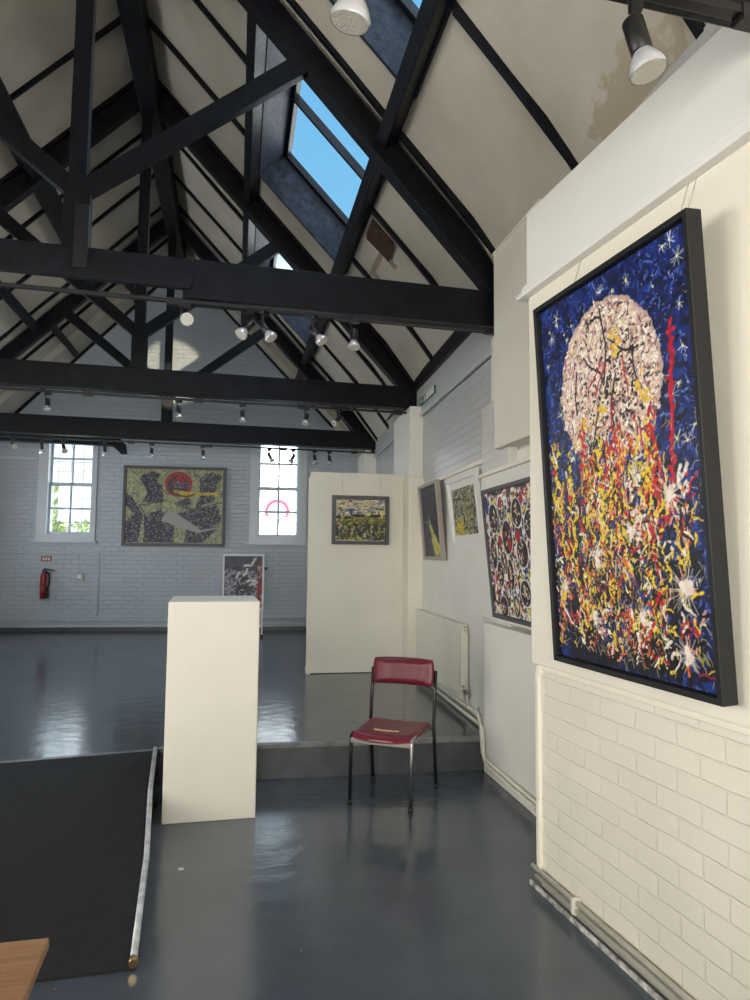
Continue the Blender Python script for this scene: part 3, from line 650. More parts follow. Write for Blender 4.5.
# ------------------------------------------------------------ paintings
def vnoise(h, w, s, rng):
    gh, gw = int(h/s)+2, int(w/s)+2; g = rng.random((gh, gw)); y = np.arange(h)/s; x = np.arange(w)/s
    yi, xi = y.astype(int), x.astype(int); fy, fx = (y-yi)[:, None], (x-xi)[None, :]; fy = fy*fy*(3-2*fy); fx = fx*fx*(3-2*fx)
    a, b, c, d = g[np.ix_(yi, xi)], g[np.ix_(yi, xi+1)], g[np.ix_(yi+1, xi)], g[np.ix_(yi+1, xi+1)]
    return (a*(1-fx)+b*fx)*(1-fy)+(c*(1-fx)+d*fx)*fy
class Canvas:
    def __init__(s, w, h, seed, base): s.w, s.h = w, h; s.rng = np.random.default_rng(seed); s.a = np.zeros((h, w, 3)); s.a[:] = base
    def disc(s, x, y, r, c, al=1, ry=None, ang=0):
        ry = ry or r; R_ = max(r, ry)+1
        x0, x1, y0, y1 = max(0, int(x-R_)), min(s.w, int(x+R_)+2), max(0, int(y-R_)), min(s.h, int(y+R_)+2)
        if x1 <= x0 or y1 <= y0: return
        Y, X = np.mgrid[y0:y1, x0:x1]; dx, dy = X-x, Y-y
        if ang: dx, dy = dx*math.cos(ang)+dy*math.sin(ang), -dx*math.sin(ang)+dy*math.cos(ang)
        m = np.clip((1-np.sqrt((dx/r)**2+(dy/ry)**2))*min(r, ry)+.5, 0, 1)*al
        s.a[y0:y1, x0:x1] = s.a[y0:y1, x0:x1]*(1-m[..., None])+np.array(c)*m[..., None]
    def stroke(s, pts, r, c, al=1, jit=0):
        for (xa, ya), (xb, yb) in zip(pts[:-1], pts[1:]):
            n = max(1, int(math.hypot(xb-xa, yb-ya)/max(.6, r*.6)))
            for k in range(n+1):
                t = k/n; cc = np.array(c)*(1+s.rng.uniform(-jit, jit)) if jit else c
                s.disc(xa+(xb-xa)*t, ya+(yb-ya)*t, r*(1+(s.rng.uniform(-.35, .35) if jit else 0)), cc, al)
    def wig(s, x, y, L, ang, r, c, al=1, wob=.5, jit=.2, seg=5):
        p = [(x, y)]
        for k in range(seg):
            ang += s.rng.uniform(-wob, wob); x += math.cos(ang)*L/seg; y += math.sin(ang)*L/seg; p.append((x, y))
        s.stroke(p, r, c, al, jit)
    def poly(s, pts, c, var=0):
        Y, X = np.mgrid[0:s.h, 0:s.w]; m = np.zeros((s.h, s.w), bool); n = len(pts)
        for i in range(n):
            (xa, ya), (xb, yb) = pts[i], pts[(i+1) % n]; xa, xb, ya, yb = xa*s.w, xb*s.w, ya*s.h, yb*s.h
            if abs(yb-ya) < 1e-6: continue
            m ^= ((ya > Y) != (yb > Y)) & (X < (xb-xa)*(Y-ya)/(yb-ya)+xa)
        s.a[m] = c; return m
def paint_moon():
    w, h = 380, 606; c = Canvas(w, h, 3, (16, 30, 92)); g = c.rng
    n1 = vnoise(h, w, 9, g)
    c.a = np.array((8, 13, 44))*(1-n1[..., None])+np.array((30, 56, 142))*n1[..., None]
    for k in range(2600):
        x, y = g.uniform(0, w), g.uniform(0, h); cc = [(9, 13, 44), (20, 40, 122), (44, 78, 168), (12, 20, 66), (74, 104, 176), (26, 30, 60)][g.integers(6)]
        c.wig(x, y, g.uniform(5, 16), g.uniform(0, 6.3), g.uniform(.7, 1.7), cc, .8, 1, .2, 3)
    for k in range(420):
        x, y = g.uniform(0, w), h*g.uniform(.38, 1); c.disc(x, y, g.uniform(.5, 1.3), [(200, 208, 214), (206, 204, 130), (120, 150, 200)][g.integers(3)], .85)
    # dark thicket
    for k in range(2000):
        x = w*(.46+g.normal()*.25); y = abs(g.normal())*h*.25
        if x > w*.88 and g.random() < .7: continue
        c.wig(x, y, g.uniform(8, 34), 1.57+g.normal()*.6, g.uniform(1.5, 4.0), [(8, 9, 14), (14, 14, 20), (12, 18, 40)][g.integers(3)], .85, .7, .2, 4)
    # stars
    for k in range(60):
        x, y = g.uniform(0, w), h*g.uniform(.52, .99); r = g.uniform(5, 14); cc = (206, 214, 180) if g.random() < .6 else (214, 216, 228)
        if g.random() < .55:
            for q in range(int(g.integers(7, 12))):
                a = g.uniform(0, 6.3); c.stroke([(x, y), (x+math.cos(a)*r, y+math.sin(a)*r)], .5, cc, .7)
            c.disc(x, y, 2.2, (228, 224, 150))
        else: c.disc(x, y, g.uniform(1.8, 3.6), (212, 214, 150)); c.disc(x+1, y+1, 1.3, (60, 80, 130))
    # moon
    mx, my, mr = .485*w, .715*h, .335*w
    for k in range(60):
        a = k*6.283/60; c.disc(mx+math.cos(a)*mr*.93, my+math.sin(a)*mr*.97, mr*g.uniform(.07, .11), (204, 172, 156), .9)
    c.disc(mx, my, mr*.97, (210, 182, 164), 1, mr*1.01)
    for k in range(3200):
        a, q = g.uniform(0, 6.3), math.sqrt(g.random())*mr*.98; x, y = mx+math.cos(a)*q, my+math.sin(a)*q*1.03
        low = max(0, (my-y)/mr)
        cc = [(240, 228, 212), (226, 200, 190), (190, 140, 140), (244, 238, 224), (208, 190, 166), (44, 34, 38), (160, 112, 104), (224, 196, 130), (120, 100, 110), (28, 26, 34)][g.choice(10, p=[.19, .15, .10, .17, .11, .06, .08, .06, .05, .03])]
        if g.random() < low*.35: cc = [(20, 18, 24), (222, 188, 50), (150, 30, 40)][g.integers(3)]
        c.wig(x, y, g.uniform(3, 13), g.uniform(0, 6.3), g.uniform(.7, 1.9), cc, .85, 1.1, .1, 3)
    for k in range(170):
        x, y = mx+g.normal()*mr*.35+mr*.18, my+g.normal()*mr*.38-mr*.05
        c.disc(x, y, g.uniform(1.2, 4), (18, 16, 20), .9, g.uniform(1.2, 3.2))
    for x0, y0, L, an in ((-.05, .95, 120, 4.9), (-.45, .45, 60, 5.4), (-.62, .3, 70, 4.6), (.1, .55, 80, 5.3), (.2, .1, 90, 4.5), (-.2, -.2, 90, 4.4), (.5, .35, 70, 5.0), (-.35, .8, 40, .2)):
        c.wig(mx+x0*mr, my+y0*mr, L, an, 1.6, (18, 15, 18), .9, .3, .15, 8)
    for k in range(9): c.wig(mx+g.uniform(-.1, .6)*mr, my+g.uniform(-.7, .4)*mr, g.uniform(24, 60), 4.6+g.normal()*.3, 1.3, (176, 22, 38), .9, .4, .1, 6)
    for x0, y0 in ((.2, .5), (.25, .35), (-.1, -.3), (-.55, -.4), (.7, -.3), (.6, -.1)):
        for q in range(9): c.wig(mx+x0*mr+g.normal()*5, my+y0*mr+g.normal()*7, 9, g.uniform(0, 6.3), 1.6, [(226, 170, 36), (222, 196, 60)][q % 2], .9, 1, .1, 3)
    # vertical growth, colour in broken dabs
    Y_, R1, W1, K1, O1, P1, B1 = (226, 194, 36), (184, 26, 34), (226, 216, 198), (12, 12, 16), (214, 120, 34), (206, 150, 140), (30, 52, 130)
    pal = [Y_, R1, W1, K1, O1, P1, B1]
    for col0 in range(80):
        x = w*np.clip(.46+g.normal()*.24, .03, .89); y0 = h*g.uniform(.03, .42); L = h*g.uniform(.06, .24); main = pal[int(g.choice(7, p=[.30, .17, .20, .18, .04, .06, .05]))]
        top = h*(.60-abs(x/w-.5)*.35)
        y = y0
        while y < min(y0+L, top):
            x += g.normal()*1.6; cc = main if g.random() < .7 else pal[int(g.integers(7))]
            c.wig(x+g.normal()*2, y, g.uniform(7, 24), 1.57+g.normal()*.45, g.uniform(1.0, 3.0), cc, .95, .6, .15, 4); y += g.uniform(3, 8)
    for k in range(1500):
        x = w*np.clip(.46+g.normal()*.24, .02, .92); y = h*g.uniform(.02, .56-abs(x/w-.47)*.35)
        cc = pal[int(g.choice(7, p=[.18, .12, .12, .42, .03, .04, .09]))]
        c.wig(x, y, g.uniform(7, 30), 1.57+g.normal()*.5, g.uniform(.8, 2.3), cc, .92, .7, .15, 5)
    for xx, y0, y1, c0 in ((.06, .42, .60, Y_), (.17, .30, .56, Y_), (.29, .44, .62, R1), (.40, .28, .58, Y_), (.52, .46, .60, R1), (.63, .26, .52, W1), (.72, .36, .60, Y_), (.75, .40, .62, R1)):
        y = y0
        while y < y1:
            c.wig(w*(xx+g.normal()*.012), h*y, g.uniform(5, 14), 1.57+g.normal()*.7, g.uniform(1.2, 3), c0 if g.random() < .75 else pal[int(g.integers(7))], .95, 1, .15, 3); y += .007
    y = .38
    while y < .80:
        c.wig(w*(.83+(y-.38)*.12+g.normal()*.004), h*y, 8, 1.5+g.normal()*.3, 2.6, (180, 20, 44), .95, .6, .2, 3); y += .008
    for k in range(1000):
        x, y = w*np.clip(.46+g.normal()*.26, .02, .97), h*g.uniform(.02, .60)
        c.wig(x, y, g.uniform(6, 20), g.uniform(0, 6.3), .42, [(226, 218, 200), (222, 204, 110), (16, 14, 18)][g.integers(3)], .75, .8, 0, 4)
    for sx_, sy_, r in ((.86, .07, 22), (.87, .21, 30), (.82, .42, 26), (.30, .12, 18), (.08, .2, 16), (.34, .28, 22), (.58, .34, 16), (.62, .14, 16)):
        for q in range(40):
            a = g.uniform(0, 6.3); L = r*g.uniform(.4, 1.3); c.stroke([(sx_*w, sy_*h), (sx_*w+math.cos(a)*L, sy_*h+math.sin(a)*L)], .5, (222, 210, 196), .8)
        for q in range(14): c.disc(sx_*w+g.normal()*r*.16, sy_*h+g.normal()*r*.3, r*g.uniform(.10, .22), [(226, 206, 190), (236, 228, 214)][q % 2], .95)
    for q in range(6): c.wig(w*.905+q*3, h*.065, 9, g.uniform(0, 6.3), .9, (140, 144, 40), 1, 1.2, 0, 4)
    c.stroke([(w*.90, h*.03), (w*.93, h*.036), (w*.955, h*.03), (w*.985, h*.034)], 1.1, (150, 26, 60), 1, .1)
    return c.a
def paint_circles():
    w, h = 190, 170; c = Canvas(w, h, 11, (226, 220, 214)); g = c.rng
    for k in range(2600):
        cc = [(236, 232, 226), (20, 18, 24), (168, 30, 40), (226, 208, 90), (40, 66, 140), (210, 170, 180), (60, 50, 46)][g.choice(7, p=[.30, .28, .12, .12, .06, .06, .06])]
        c.wig(g.uniform(0, w), g.uniform(0, h), g.uniform(3, 12), g.uniform(0, 6.3), g.uniform(.8, 2.4), cc, .9, 1.2, .1, 3)
    for x, y, r, ry, inner in ((.12, .78, 15, 20, (60, 20, 24)), (.33, .62, 15, 22, (30, 24, 28)), (.27, .85, 10, 16, (90, 70, 40)), (.07, .5, 10, 22, (24, 22, 32)), (.24, .42, 10, 15, (60, 40, 40)),
                               (.16, .33, 10, 17, (14, 20, 36)), (.33, .33, 10, 20, (40, 30, 30)), (.27, .22, 7, 10, (40, 34, 34)), (.38, .09, 9, 14, (210, 190, 60)), (.17, .07, 12, 14, (26, 22, 26)),
                               (.52, .8, 14, 18, (40, 30, 60)), (.56, .5, 15, 18, (60, 24, 24)), (.55, .2, 14, 16, (24, 24, 30)), (.75, .7, 16, 18, (30, 30, 40)), (.78, .35, 15, 18, (70, 30, 30)), (.92, .55, 10, 16, (20, 20, 26)), (.9, .15, 12, 12, (40, 40, 60))):
        r *= 1.25; x = x*1.25+.02 if x < .5 else x+.14
        c.disc(x*w, y*h, r+2, (232, 228, 214), .9, ry+2); c.disc(x*w, y*h, r, (16, 14, 20), .95, ry); c.disc(x*w, y*h, r*.7, inner, .8, ry*.75)
        for k in range(26):
            a, q = g.uniform(0, 6.3), g.random(); cc = [(232, 224, 160), (226, 220, 214), (150, 30, 40), (20, 20, 26)][g.integers(4)]
            c.wig(x*w+math.cos(a)*q*r*.8, y*h+math.sin(a)*q*ry*.8, 5, g.uniform(0, 6.3), .9, cc, .9, 1, 0, 3)
    for x, y, r in ((.26, .90, 5), (.20, .60, 5), (.36, .56, 6), (.28, .64, 3), (.5, .62, 6), (.7, .5, 6), (.6, .9, 5), (.85, .8, 6), (.3, .26, 3), (.09, .3, 4)): c.disc((x*1.25+.02)*w, y*h, r*1.25, (170, 20, 32), 1, r*1.35)
    c.disc(.05*w, .88*h, 6, (30, 64, 150), 1, 9); c.disc(.42*w, .72*h, 3, (30, 64, 150), 1); c.disc(.3*w, .08*h, 3, (50, 80, 170))
    return c.a
def paint_landscape():
    w, h = 130, 104; c = Canvas(w, h, 5, (186, 180, 140)); g = c.rng
    for k in range(900):
        y = g.random(); x = g.random()
        if y > .60: cc = [(206, 200, 160), (222, 216, 190), (170, 160, 130), (120, 130, 150), (60, 70, 90), (214, 196, 120), (190, 160, 140)][g.integers(7)]
        elif y > .40: cc = [(150, 140, 40), (96, 112, 36), (186, 170, 70), (60, 74, 30), (120, 80, 40)][g.integers(5)]
        else: cc = [(30, 44, 26), (14, 18, 16), (90, 96, 36), (150, 146, 60), (50, 60, 70), (60, 26, 30)][g.integers(6)]
        c.wig(x*w, y*h, g.uniform(4, 12), (0 if y > .38 else 1.57)+g.normal()*.4, g.uniform(.8, 1.9), cc, .9, .5, .1, 3)
    for x0, x1, y in ((.02, .08, .56), (.18, .28, .55), (.32, .56, .60), (.70, .88, .60)):
        c.stroke([(x0*w, y*h), (x1*w, y*h)], 3, (16, 24, 30), .9, .2)
    for x in (.72, .86, .45): c.stroke([(x*w, .58*h), (x*w, .70*h)], 1.4, (18, 24, 28), 1)
    c.wig(.2*w, .72*h, 20, .2, 2.5, (70, 84, 120), .9); c.wig(.85*w, .9*h, 18, .1, 3, (120, 130, 160), .7)
    return c.a
def paint_night():
    w, h = 90, 110; c = Canvas(w, h, 8, (24, 30, 48)); g = c.rng
    for k in range(600):
        cc = [(20, 26, 50), (44, 54, 88), (14, 14, 22), (60, 70, 100), (30, 30, 30)][g.integers(5)]
        c.wig(g.uniform(0, w), g.uniform(0, h), g.uniform(4, 12), 1.57+g.normal()*.7, g.uniform(.8, 2), cc, .9, .6, .15, 3)
    for k in range(190):
        t = g.random(); x = w*(.42+.45*t*g.random()+.2*t); y = h*(.50-.48*t)
        c.wig(min(x, w*.97), y, g.uniform(4, 12), 4.9+g.normal()*.3, g.uniform(.8, 1.9), [(196, 186, 60), (150, 148, 60), (214, 206, 120)][g.integers(3)], .9, .4, .1, 3)
    for k in range(14): c.wig(w*.35, h*.5, g.uniform(10, 22), g.uniform(0, 6.3), .8, (110, 120, 140), .8)
    return c.a
def paint_yellow_black():
    w, h = 90, 120; c = Canvas(w, h, 9, (196, 190, 140)); g = c.rng
    for k in range(1200):
        cc = [(200, 198, 176), (18, 18, 16), (176, 160, 66), (110, 114, 92), (34, 34, 30), (128, 112, 48), (20, 22, 22), (176, 176, 160)][g.integers(8)]
        c.wig(g.uniform(0, w), g.uniform(0, h), g.uniform(4, 14), 1.57+g.normal()*.6, g.uniform(.7, 1.7), cc, .9, .8, .1, 3)
    for k in range(30): c.wig(w*g.uniform(.1, .4), h*g.uniform(0, .25), 12, 1.57, 1.8, (206, 180, 50), .9)
    return c.a
def paint_shapes():
    w, h = 230, 172; c = Canvas(w, h, 21, (156, 158, 120)); g = c.rng
    c.a += (vnoise(h, w, 5, g)[..., None]-.5)*50
    Yc = lambda pts, col_: c.poly([(x, 1-y) for x, y in pts], col_)
    navy = (34, 34, 58)
    ms = np.zeros((h, w), bool)
    for p in ([(.14, .10), (.26, .03), (.34, .08), (.30, .17), (.37, .22), (.38, .45), (.16, .46), (.22, .32), (.16, .19)],
              [(0, .33), (.06, .38), (.18, .64), (.13, .99), (0, 1), (0, .72), (.09, .62), (0, .5)],
              [(.19, .63), (.36, .55), (.46, .72), (.50, .99), (.19, .99)],
              [(.75, .11), (.88, .03), (.985, .09), (.94, .18), (.92, .28), (.90, .42), (.70, .55), (.76, .38)],
              [(.52, .45), (.60, .40), (.66, .40), (.67, .55)], [(.52, .60), (.66, .56), (.94, .48), (.99, .70), (.84, .80), (.62, .72)],
              [(.62, .80), (.97, .77), (.80, .99), (.61, .99)]):
        ms |= Yc(p, navy)
    ms |= Yc([(.32, .99), (.36, .70), (.50, .78), (.50, .99)], navy)
    cols = [(20, 20, 34), (60, 62, 100), (120, 126, 140), (150, 150, 100), (90, 60, 60), (34, 36, 70)]
    for k in range(3800):
        x, y = int(g.uniform(0, w)), int(g.uniform(0, h))
        if ms[y, x]: c.wig(x, y, 4, g.uniform(0, 6.3), .8, cols[g.integers(6)], .9, 1.2, .1, 2)
        elif g.random() < .4: c.wig(x, y, 5, g.uniform(0, 6.3), .7, [(182, 184, 144), (112, 118, 92), (150, 150, 118), (78, 84, 76)][g.integers(4)], .8, 1, .1, 2)
    Yc([(.42, .56), (.56, .63), (.78, .82), (.96, .78), (.94, .80), (.74, .86), (.36, .70)], (158, 160, 158))
    for k in range(160): c.wig(w*g.uniform(.38, .75), h*(1-g.uniform(.62, .78)), 4, 0, .6, (110, 112, 118), .6, 1, .1, 2) if False else None
    c.disc(.535*w, (1-.205)*h, .142*w, (158, 38, 38), 1, .17*h); c.disc(.53*w, (1-.22)*h, .105*w, (26, 38, 62), .95, .13*h)
    Yc([(.50, .13), (.56, .06), (.60, .2), (.56, .24)], (170, 40, 40)); Yc([(.48, .24), (.53, .15), (.60, .26)], (120, 130, 140))
    for k in range(90): c.wig(w*(.53+g.normal()*.05), h*(1-.21+g.normal()*.05), 5, g.uniform(0, 6.3), .8, [(90, 100, 140), (20, 24, 40), (150, 50, 50)][g.integers(3)], .8, 1, .1, 3)
    c.stroke([(.50*w, .70*h), (.62*w, .665*h), (.95*w, .675*h)], 4, (186, 170, 60), 1, .15); c.stroke([(.50*w, .65*h), (.62*w, .63*h), (.7*w, .66*h)], 2, (120, 70, 30), 1, .15)
    for a_, b_ in (((.14, .5), (.40, .43)), ((.14, .5), (.2, .62)), ((.42, .56), (.34, .72)), ((.50, .46), (.66, .56)), ((.66, .56), (.99, .44)), ((.36, .58), (.36, .35))):
        c.stroke([(a_[0]*w, (1-a_[1])*h), (b_[0]*w, (1-b_[1])*h)], .9, (40, 40, 50), .9)
    return c.a
def paint_collage():
    w, h = 80, 110; c = Canvas(w, h, 31, (124, 120, 132)); g = c.rng
    c.a[int(h*.72):, :] = (46, 48, 66)
    for k in range(420):
        y = g.random()
        cc = [(120, 116, 128), (170, 168, 168), (34, 34, 40), (150, 140, 150)][g.integers(4)] if y < .72 else [(50, 52, 72), (36, 38, 54), (70, 74, 90)][g.integers(3)]
        c.wig(g.uniform(0, w), y*h, g.uniform(3, 9), g.uniform(0, 6.3), g.uniform(.8, 1.8), cc, .9, .8, .1, 3)
    for k in range(16): c.wig(w*g.uniform(.05, .75), h*g.uniform(.1, .68), g.uniform(16, 34), g.uniform(0, 6.3), 1.8, (22, 22, 28), .95, .9, .1, 6)
    for x, y in ((.6, .5), (.5, .62), (.68, .44), (.72, .82), (.52, .80), (.3, .56)): c.wig(w*x, h*y, 16, 1.1, 2.3, (206, 204, 196), .95, .7, .1, 4)
    c.poly([(.86, 0), (1, 0), (1, .95), (.94, .9), (.88, .6)], (120, 30, 34))
    for k in range(60): c.wig(w*g.uniform(.87, .99), h*g.uniform(.05, .9), 6, 1.57, 1.2, [(150, 34, 40), (80, 30, 34), (170, 150, 150)][g.integers(3)], .8, .5, .1, 3)
    return c.a
def canvas_mesh(img, x0, x1, z0, z1, y, parent, thick=.012, relief=.0025):
    h, w = img.shape[:2]; img = np.clip(img, 0, 255)/255; lin = np.where(img <= .04045, img/12.92, ((img+.055)/1.055)**2.4)
    X, Z = np.meshgrid(np.linspace(x0, x1, w), np.linspace(z0, z1, h)); lum = img.mean(axis=2)
    co = np.stack([X, y-relief*lum, Z], -1).reshape(-1, 3); n = w*h
    i = np.arange(n).reshape(h, w); f = np.stack([i[:-1, :-1], i[:-1, 1:], i[1:, 1:], i[1:, :-1]], -1).reshape(-1, 4)
    verts = [tuple(v) for v in co.tolist()]; faces = f.tolist()
    k = len(verts); verts += [(x0, y+thick, z0), (x1, y+thick, z0), (x1, y+thick, z1), (x0, y+thick, z1)]; faces.append([k+3, k+2, k+1, k])
    bot, top, lef, rig = i[0].tolist(), i[-1].tolist(), i[:, 0].tolist(), i[:, -1].tolist()
    faces += [bot[::-1]+[k, k+1], top+[k+2, k+3], lef+[k+3, k], rig[::-1]+[k+1, k+2]]
    me = bpy.data.meshes.new('canvas'); me.from_pydata(verts, [], faces)
    at = me.color_attributes.new('paint', 'FLOAT_COLOR', 'POINT'); cc = np.ones((len(verts), 4)); cc[:n, :3] = lin.reshape(-1, 3); cc[n:, :3] = .5
    at.data.foreach_set('color', cc.reshape(-1).astype(np.float32)); me.materials.append(M['oil'])
    o = bpy.data.objects.new('canvas', me); col.objects.link(o); o.parent = parent; return o
def picture(label, loc, rz, tilt, w, h, fwid, dep, fm, img, mount=None, wires=None, gap=.004):
    """loc = middle of the bottom back edge of the frame; local -Y faces the viewer"""
    root = thing('painting', label, 'painting', loc, (tilt, 0, rz))
    f = MB(); a = w/2
    for pts in ([(-a, 0), (a, 0), (a-fwid, fwid), (-a+fwid, fwid)], [(-a, h), (-a+fwid, h-fwid), (a-fwid, h-fwid), (a, h)], [(-a, 0), (-a+fwid, fwid), (-a+fwid, h-fwid), (-a, h)], [(a, 0), (a, h), (a-fwid, h-fwid), (a-fwid, fwid)]):
        f.prism(pts, -dep, 0)
    f.build('frame', fm, root, .002, local=True)
    mw = 0
    if mount:
        mw = mount; MB().box(-a+fwid-.002, a-fwid+.002, -dep*.45, -dep*.30, fwid-.002, h-fwid+.002).build('mount', M['white_frame'], root, local=True)
    q = fwid+mw+gap
    canvas_mesh(img, -a+q, a-q, q, h-q, -dep*(.62 if not mount else .5), root)
    for x, zt_, up_ in (wires or []):
        MB().tube([(x, .01, h-.06), (x+.0, .01+math.tan(tilt)*0, h+.0), (x, zt_, h+up_)], .0018, 5).build('hanging_wire', M['wire'], root, local=True)
    return root
M['wire'] = mat('grey_wire', (.45, .43, .40, 1), .5)
WI = lambda a: a
p = N(.847, .02, 1.135)
picture('large black framed painting of a pale moon over yellow flames, near right wall', N(.847, .025, 1.135), R(-85), R(3.2), 1.02, 1.625, .022, .062, M['black_frame'], paint_moon(), wires=[(-.30, .075, .165), (.38, .075, .165), (.42, .075, .165)], gap=.006)
t_ = math.atan(.08/.80)
picture('small dark blue and yellow painting in a champagne frame, leftmost on the stage wall', W(.555+.40, .03, 1.56), R(-92.3), R(5.2), .80, .80, .035, .05, M['silver_frame'], paint_night())
picture('yellow and black abstract in a wide white frame above the radiator', W(2.12, .022, 1.665), R(-92.3), R(6.0), .94, .665, .06, .035, M['white_frame'], paint_yellow_black(), mount=.06)
picture('grey framed painting of red and black circles, half hidden by the near wall', W(3.176+.47, .12, 1.165), R(-92.3), R(5.5), 1.0, .92, .028, .04, M['grey_frame'], paint_circles())
picture('large abstract of navy shapes with a red disc on the end wall between the windows', E(-1.095, .008, 1.725), R(-3.67), R(0.6), 1.78, 1.42, .05, .05, M['grey_frame'], paint_shapes(), gap=.004)
pn = (0.835, 1.965)

# ------------------------------------------------------------ free standing display board with a small landscape
db = thing('display_board', 'tall scuffed white display board standing on the stage against the right pilaster', 'display board', (1.40, 8.14, .24))
MB().box(.835, 1.957, 8.114, 8.165, .245, 2.565).build('board', M['panel'], db, .004)
MB().box(.815, .835, 8.12, 8.16, .24, 2.50).build('edge_batten', M['panel'], db, .003)
MB().box(.83, .86, 8.05, 8.40, .24, .275).build('foot', M['panel'], db, .003)
picture('small green and cream landscape in a grey frame on the white display board', (1.425, 8.112, 1.722), 0, R(.8), .68, .572, .042, .04, M['grey_frame'], paint_landscape(), wires=[(-.22, .008, .30), (.24, .008, .30)])

# ------------------------------------------------------------ leaning poster board behind the plinth
pb = thing('poster_stand', 'white framed poster stand with a grey and red collage behind the plinth', 'poster stand', (.13, 11.8, .24))
f = MB(); f.box(-.19, .455, 11.78, 11.81, 1.565, 1.595).box(-.19, .455, 11.78, 11.81, .68, .72).box(-.205, -.18, 11.78, 11.81, .68, 1.595).box(.435, .465, 11.78, 11.81, .68, 1.60)
f.build('frame', M['white_frame'], pb, .003)
ob = bpy.data.objects.new('x', None); bpy.data.objects.remove(ob)
cm_ = canvas_mesh(paint_collage(), -.18-.13, .435-.13, .72-.24, 1.565-.24, -.01, pb, thick=.012); cm_.name = 'poster'
for x in (-.195, .445): MB().box(x-.012, x+.012, 11.785, 11.81, .27, .70).build('leg', M['white_frame'], pb, .002)
for x in (-.195, .445): MB().tube([(x, 11.70, .262), (x, 11.92, .262)], .02, 8).build('foot', M['rubber'], pb)
MB().tube([(.47, 11.80, 1.36), (.51, 11.80, 1.36)], .025, 10).build('clamp_knob', M['black'], pb)
MB().box(-.19, .45, 11.79, 11.805, .40, .43).build('crossbar', M['white_frame'], pb)

# ------------------------------------------------------------ plinth
pa = math.atan2(.019, .542); pc = (-.12, 4.44)
pf = Fr(pc[0], pc[1], math.degrees(pa))
pth = thing('plinth', 'tall off white display plinth standing on the grey floor before the stage', 'plinth', pf(0, -.3, 0))
MB().box(-.274, .274, -.62, 0, 0, 1.307, pf).build('box', M['plinth'], pth, .006)

# ------------------------------------------------------------ ramp
A = (-.508, 5.14, .245); B = (-.345, 2.945, .012); C_ = (-2.4, 2.86, .012); D_ = (-2.45, 4.835, .245)
rp = thing('access_ramp', 'black rubber topped ramp rising from the lower floor to the stage', 'ramp', (-1.4, 4.0, 0))
MB().hexa([(B[0], B[1], .001), (C_[0], C_[1], .001), (D_[0], D_[1], .001), (A[0], A[1], .001), B, C_, D_, A]).build('ramp_deck', M['ramp'], rp)
v = Vector(A)-Vector(B); a0 = Vector(B)+v*.006+Vector((-.005, 0, .017)); a1 = Vector(A)-v*.005+Vector((-.005, 0, .017))
MB().tube([a0, a0+(a1-a0)*.35+Vector((.012, 0, .004)), a0+(a1-a0)*.7+Vector((-.004, 0, 0)), a1], .0145, 12).build('edge_tube', M['galv'], rp)
MB().tube([a0-v.normalized()*.02, a0+v.normalized()*.012], .017, 12).build('end_cap', M['brass'], rp)

# ------------------------------------------------------------ chair
ch = thing('stacking_chair', 'red vinyl stacking chair with dark steel legs in front of the stage step', 'chair', (1.050, 4.675, 0), (0, 0, R(-31.2)))
hw = .205; fy, by = -.215, .225
def leg(pts, r=.0125, m='dark_steel'):
    return MB().tube(pts, r, 10)
def foot(p, parent):
    MB().tube([(p[0], p[1], .0), (p[0], p[1], .032)], .0165, 10).build('rubber_foot', M['rubber'], parent, local=True)
for s in (-1, 1):
    l = leg([(s*hw, fy-.015, .02), (s*hw, fy, .40), (s*hw, fy+.004, .425), (s*hw, fy+.03, .437), (s*(hw+.002), 0, .437), (s*(hw+.01), by-.03, .425)]).build('leg', M['dark_steel'] if s < 0 else M['chrome'], ch, local=True)
    foot((s*hw, fy-.016), l)
    l = leg([(s*(hw+.026), by+.050, .02), (s*(hw+.026), by+.015, .30), (s*(hw+.026), by-.005, .45), (s*(hw+.026), by+.02, .66), (s*(hw+.026), by+.040, .80)]).build('leg', M['dark_steel'], ch, local=True)
    foot((s*(hw+.026), by+.051), l)
MB().box(-hw, hw, fy-.014, fy+.004, .388, .418).build('front_rail', M['chrome'], ch, .003, local=True)
MB().tube([(-hw-.02, by-.02, .415), (hw+.02, by-.02, .415)], .010, 8).build('rear_rail', M['dark_steel'], ch, local=True)
def cushion(name, fn, nu, nv, thick, parent, m):
    b_ = MB(); g = {}
    for side in (0, 1):
        for i in range(nu+1):
            for j in range(nv+1):
                g[side, i, j] = len(b_.v); b_.v.append(fn(i/nu, j/nv, side))
        for i in range(nu):
            for j in range(nv):
                q = (g[side, i, j], g[side, i+1, j], g[side, i+1, j+1], g[side, i, j+1]); b_.f.append(q if side else q[::-1]); b_.sm.append(True)
    rim = [(i, 0) for i in range(nu)]+[(nu, j) for j in range(nv)]+[(i, nv) for i in range(nu, 0, -1)]+[(0, j) for j in range(nv, 0, -1)]
    for k in range(len(rim)):
        p_, q_ = rim[k], rim[(k+1) % len(rim)]; b_.f.append((g[0, p_[0], p_[1]], g[0, q_[0], q_[1]], g[1, q_[0], q_[1]], g[1, p_[0], p_[1]])); b_.sm.append(True)
    return b_.build(name, m, parent, local=True)
def rnd2(u, v, r):     # rounded rectangle edge falloff
    a = min(u, 1-u, v, 1-v); return 1-max(0, 1-a/r)**2.2
def seat_fn(u, v, side):
    x = (u-.5)*2; y = (v-.5)*2; cx = x*math.sqrt(1-.14*y*y*y*y); cy = y*math.sqrt(1-.14*x*x*x*x)
    X = cx*(.222+.006*v); Y = -.005+cy*.232; z = .445+.022*v-.012*v-.014*(1-x*x)*(1-.3*y)+(-.016 if v < .1 else 0)*(1-v/.1)
    return (X, Y, z+(.022*rnd2(u, v, .12)-.006 if side else -.008))
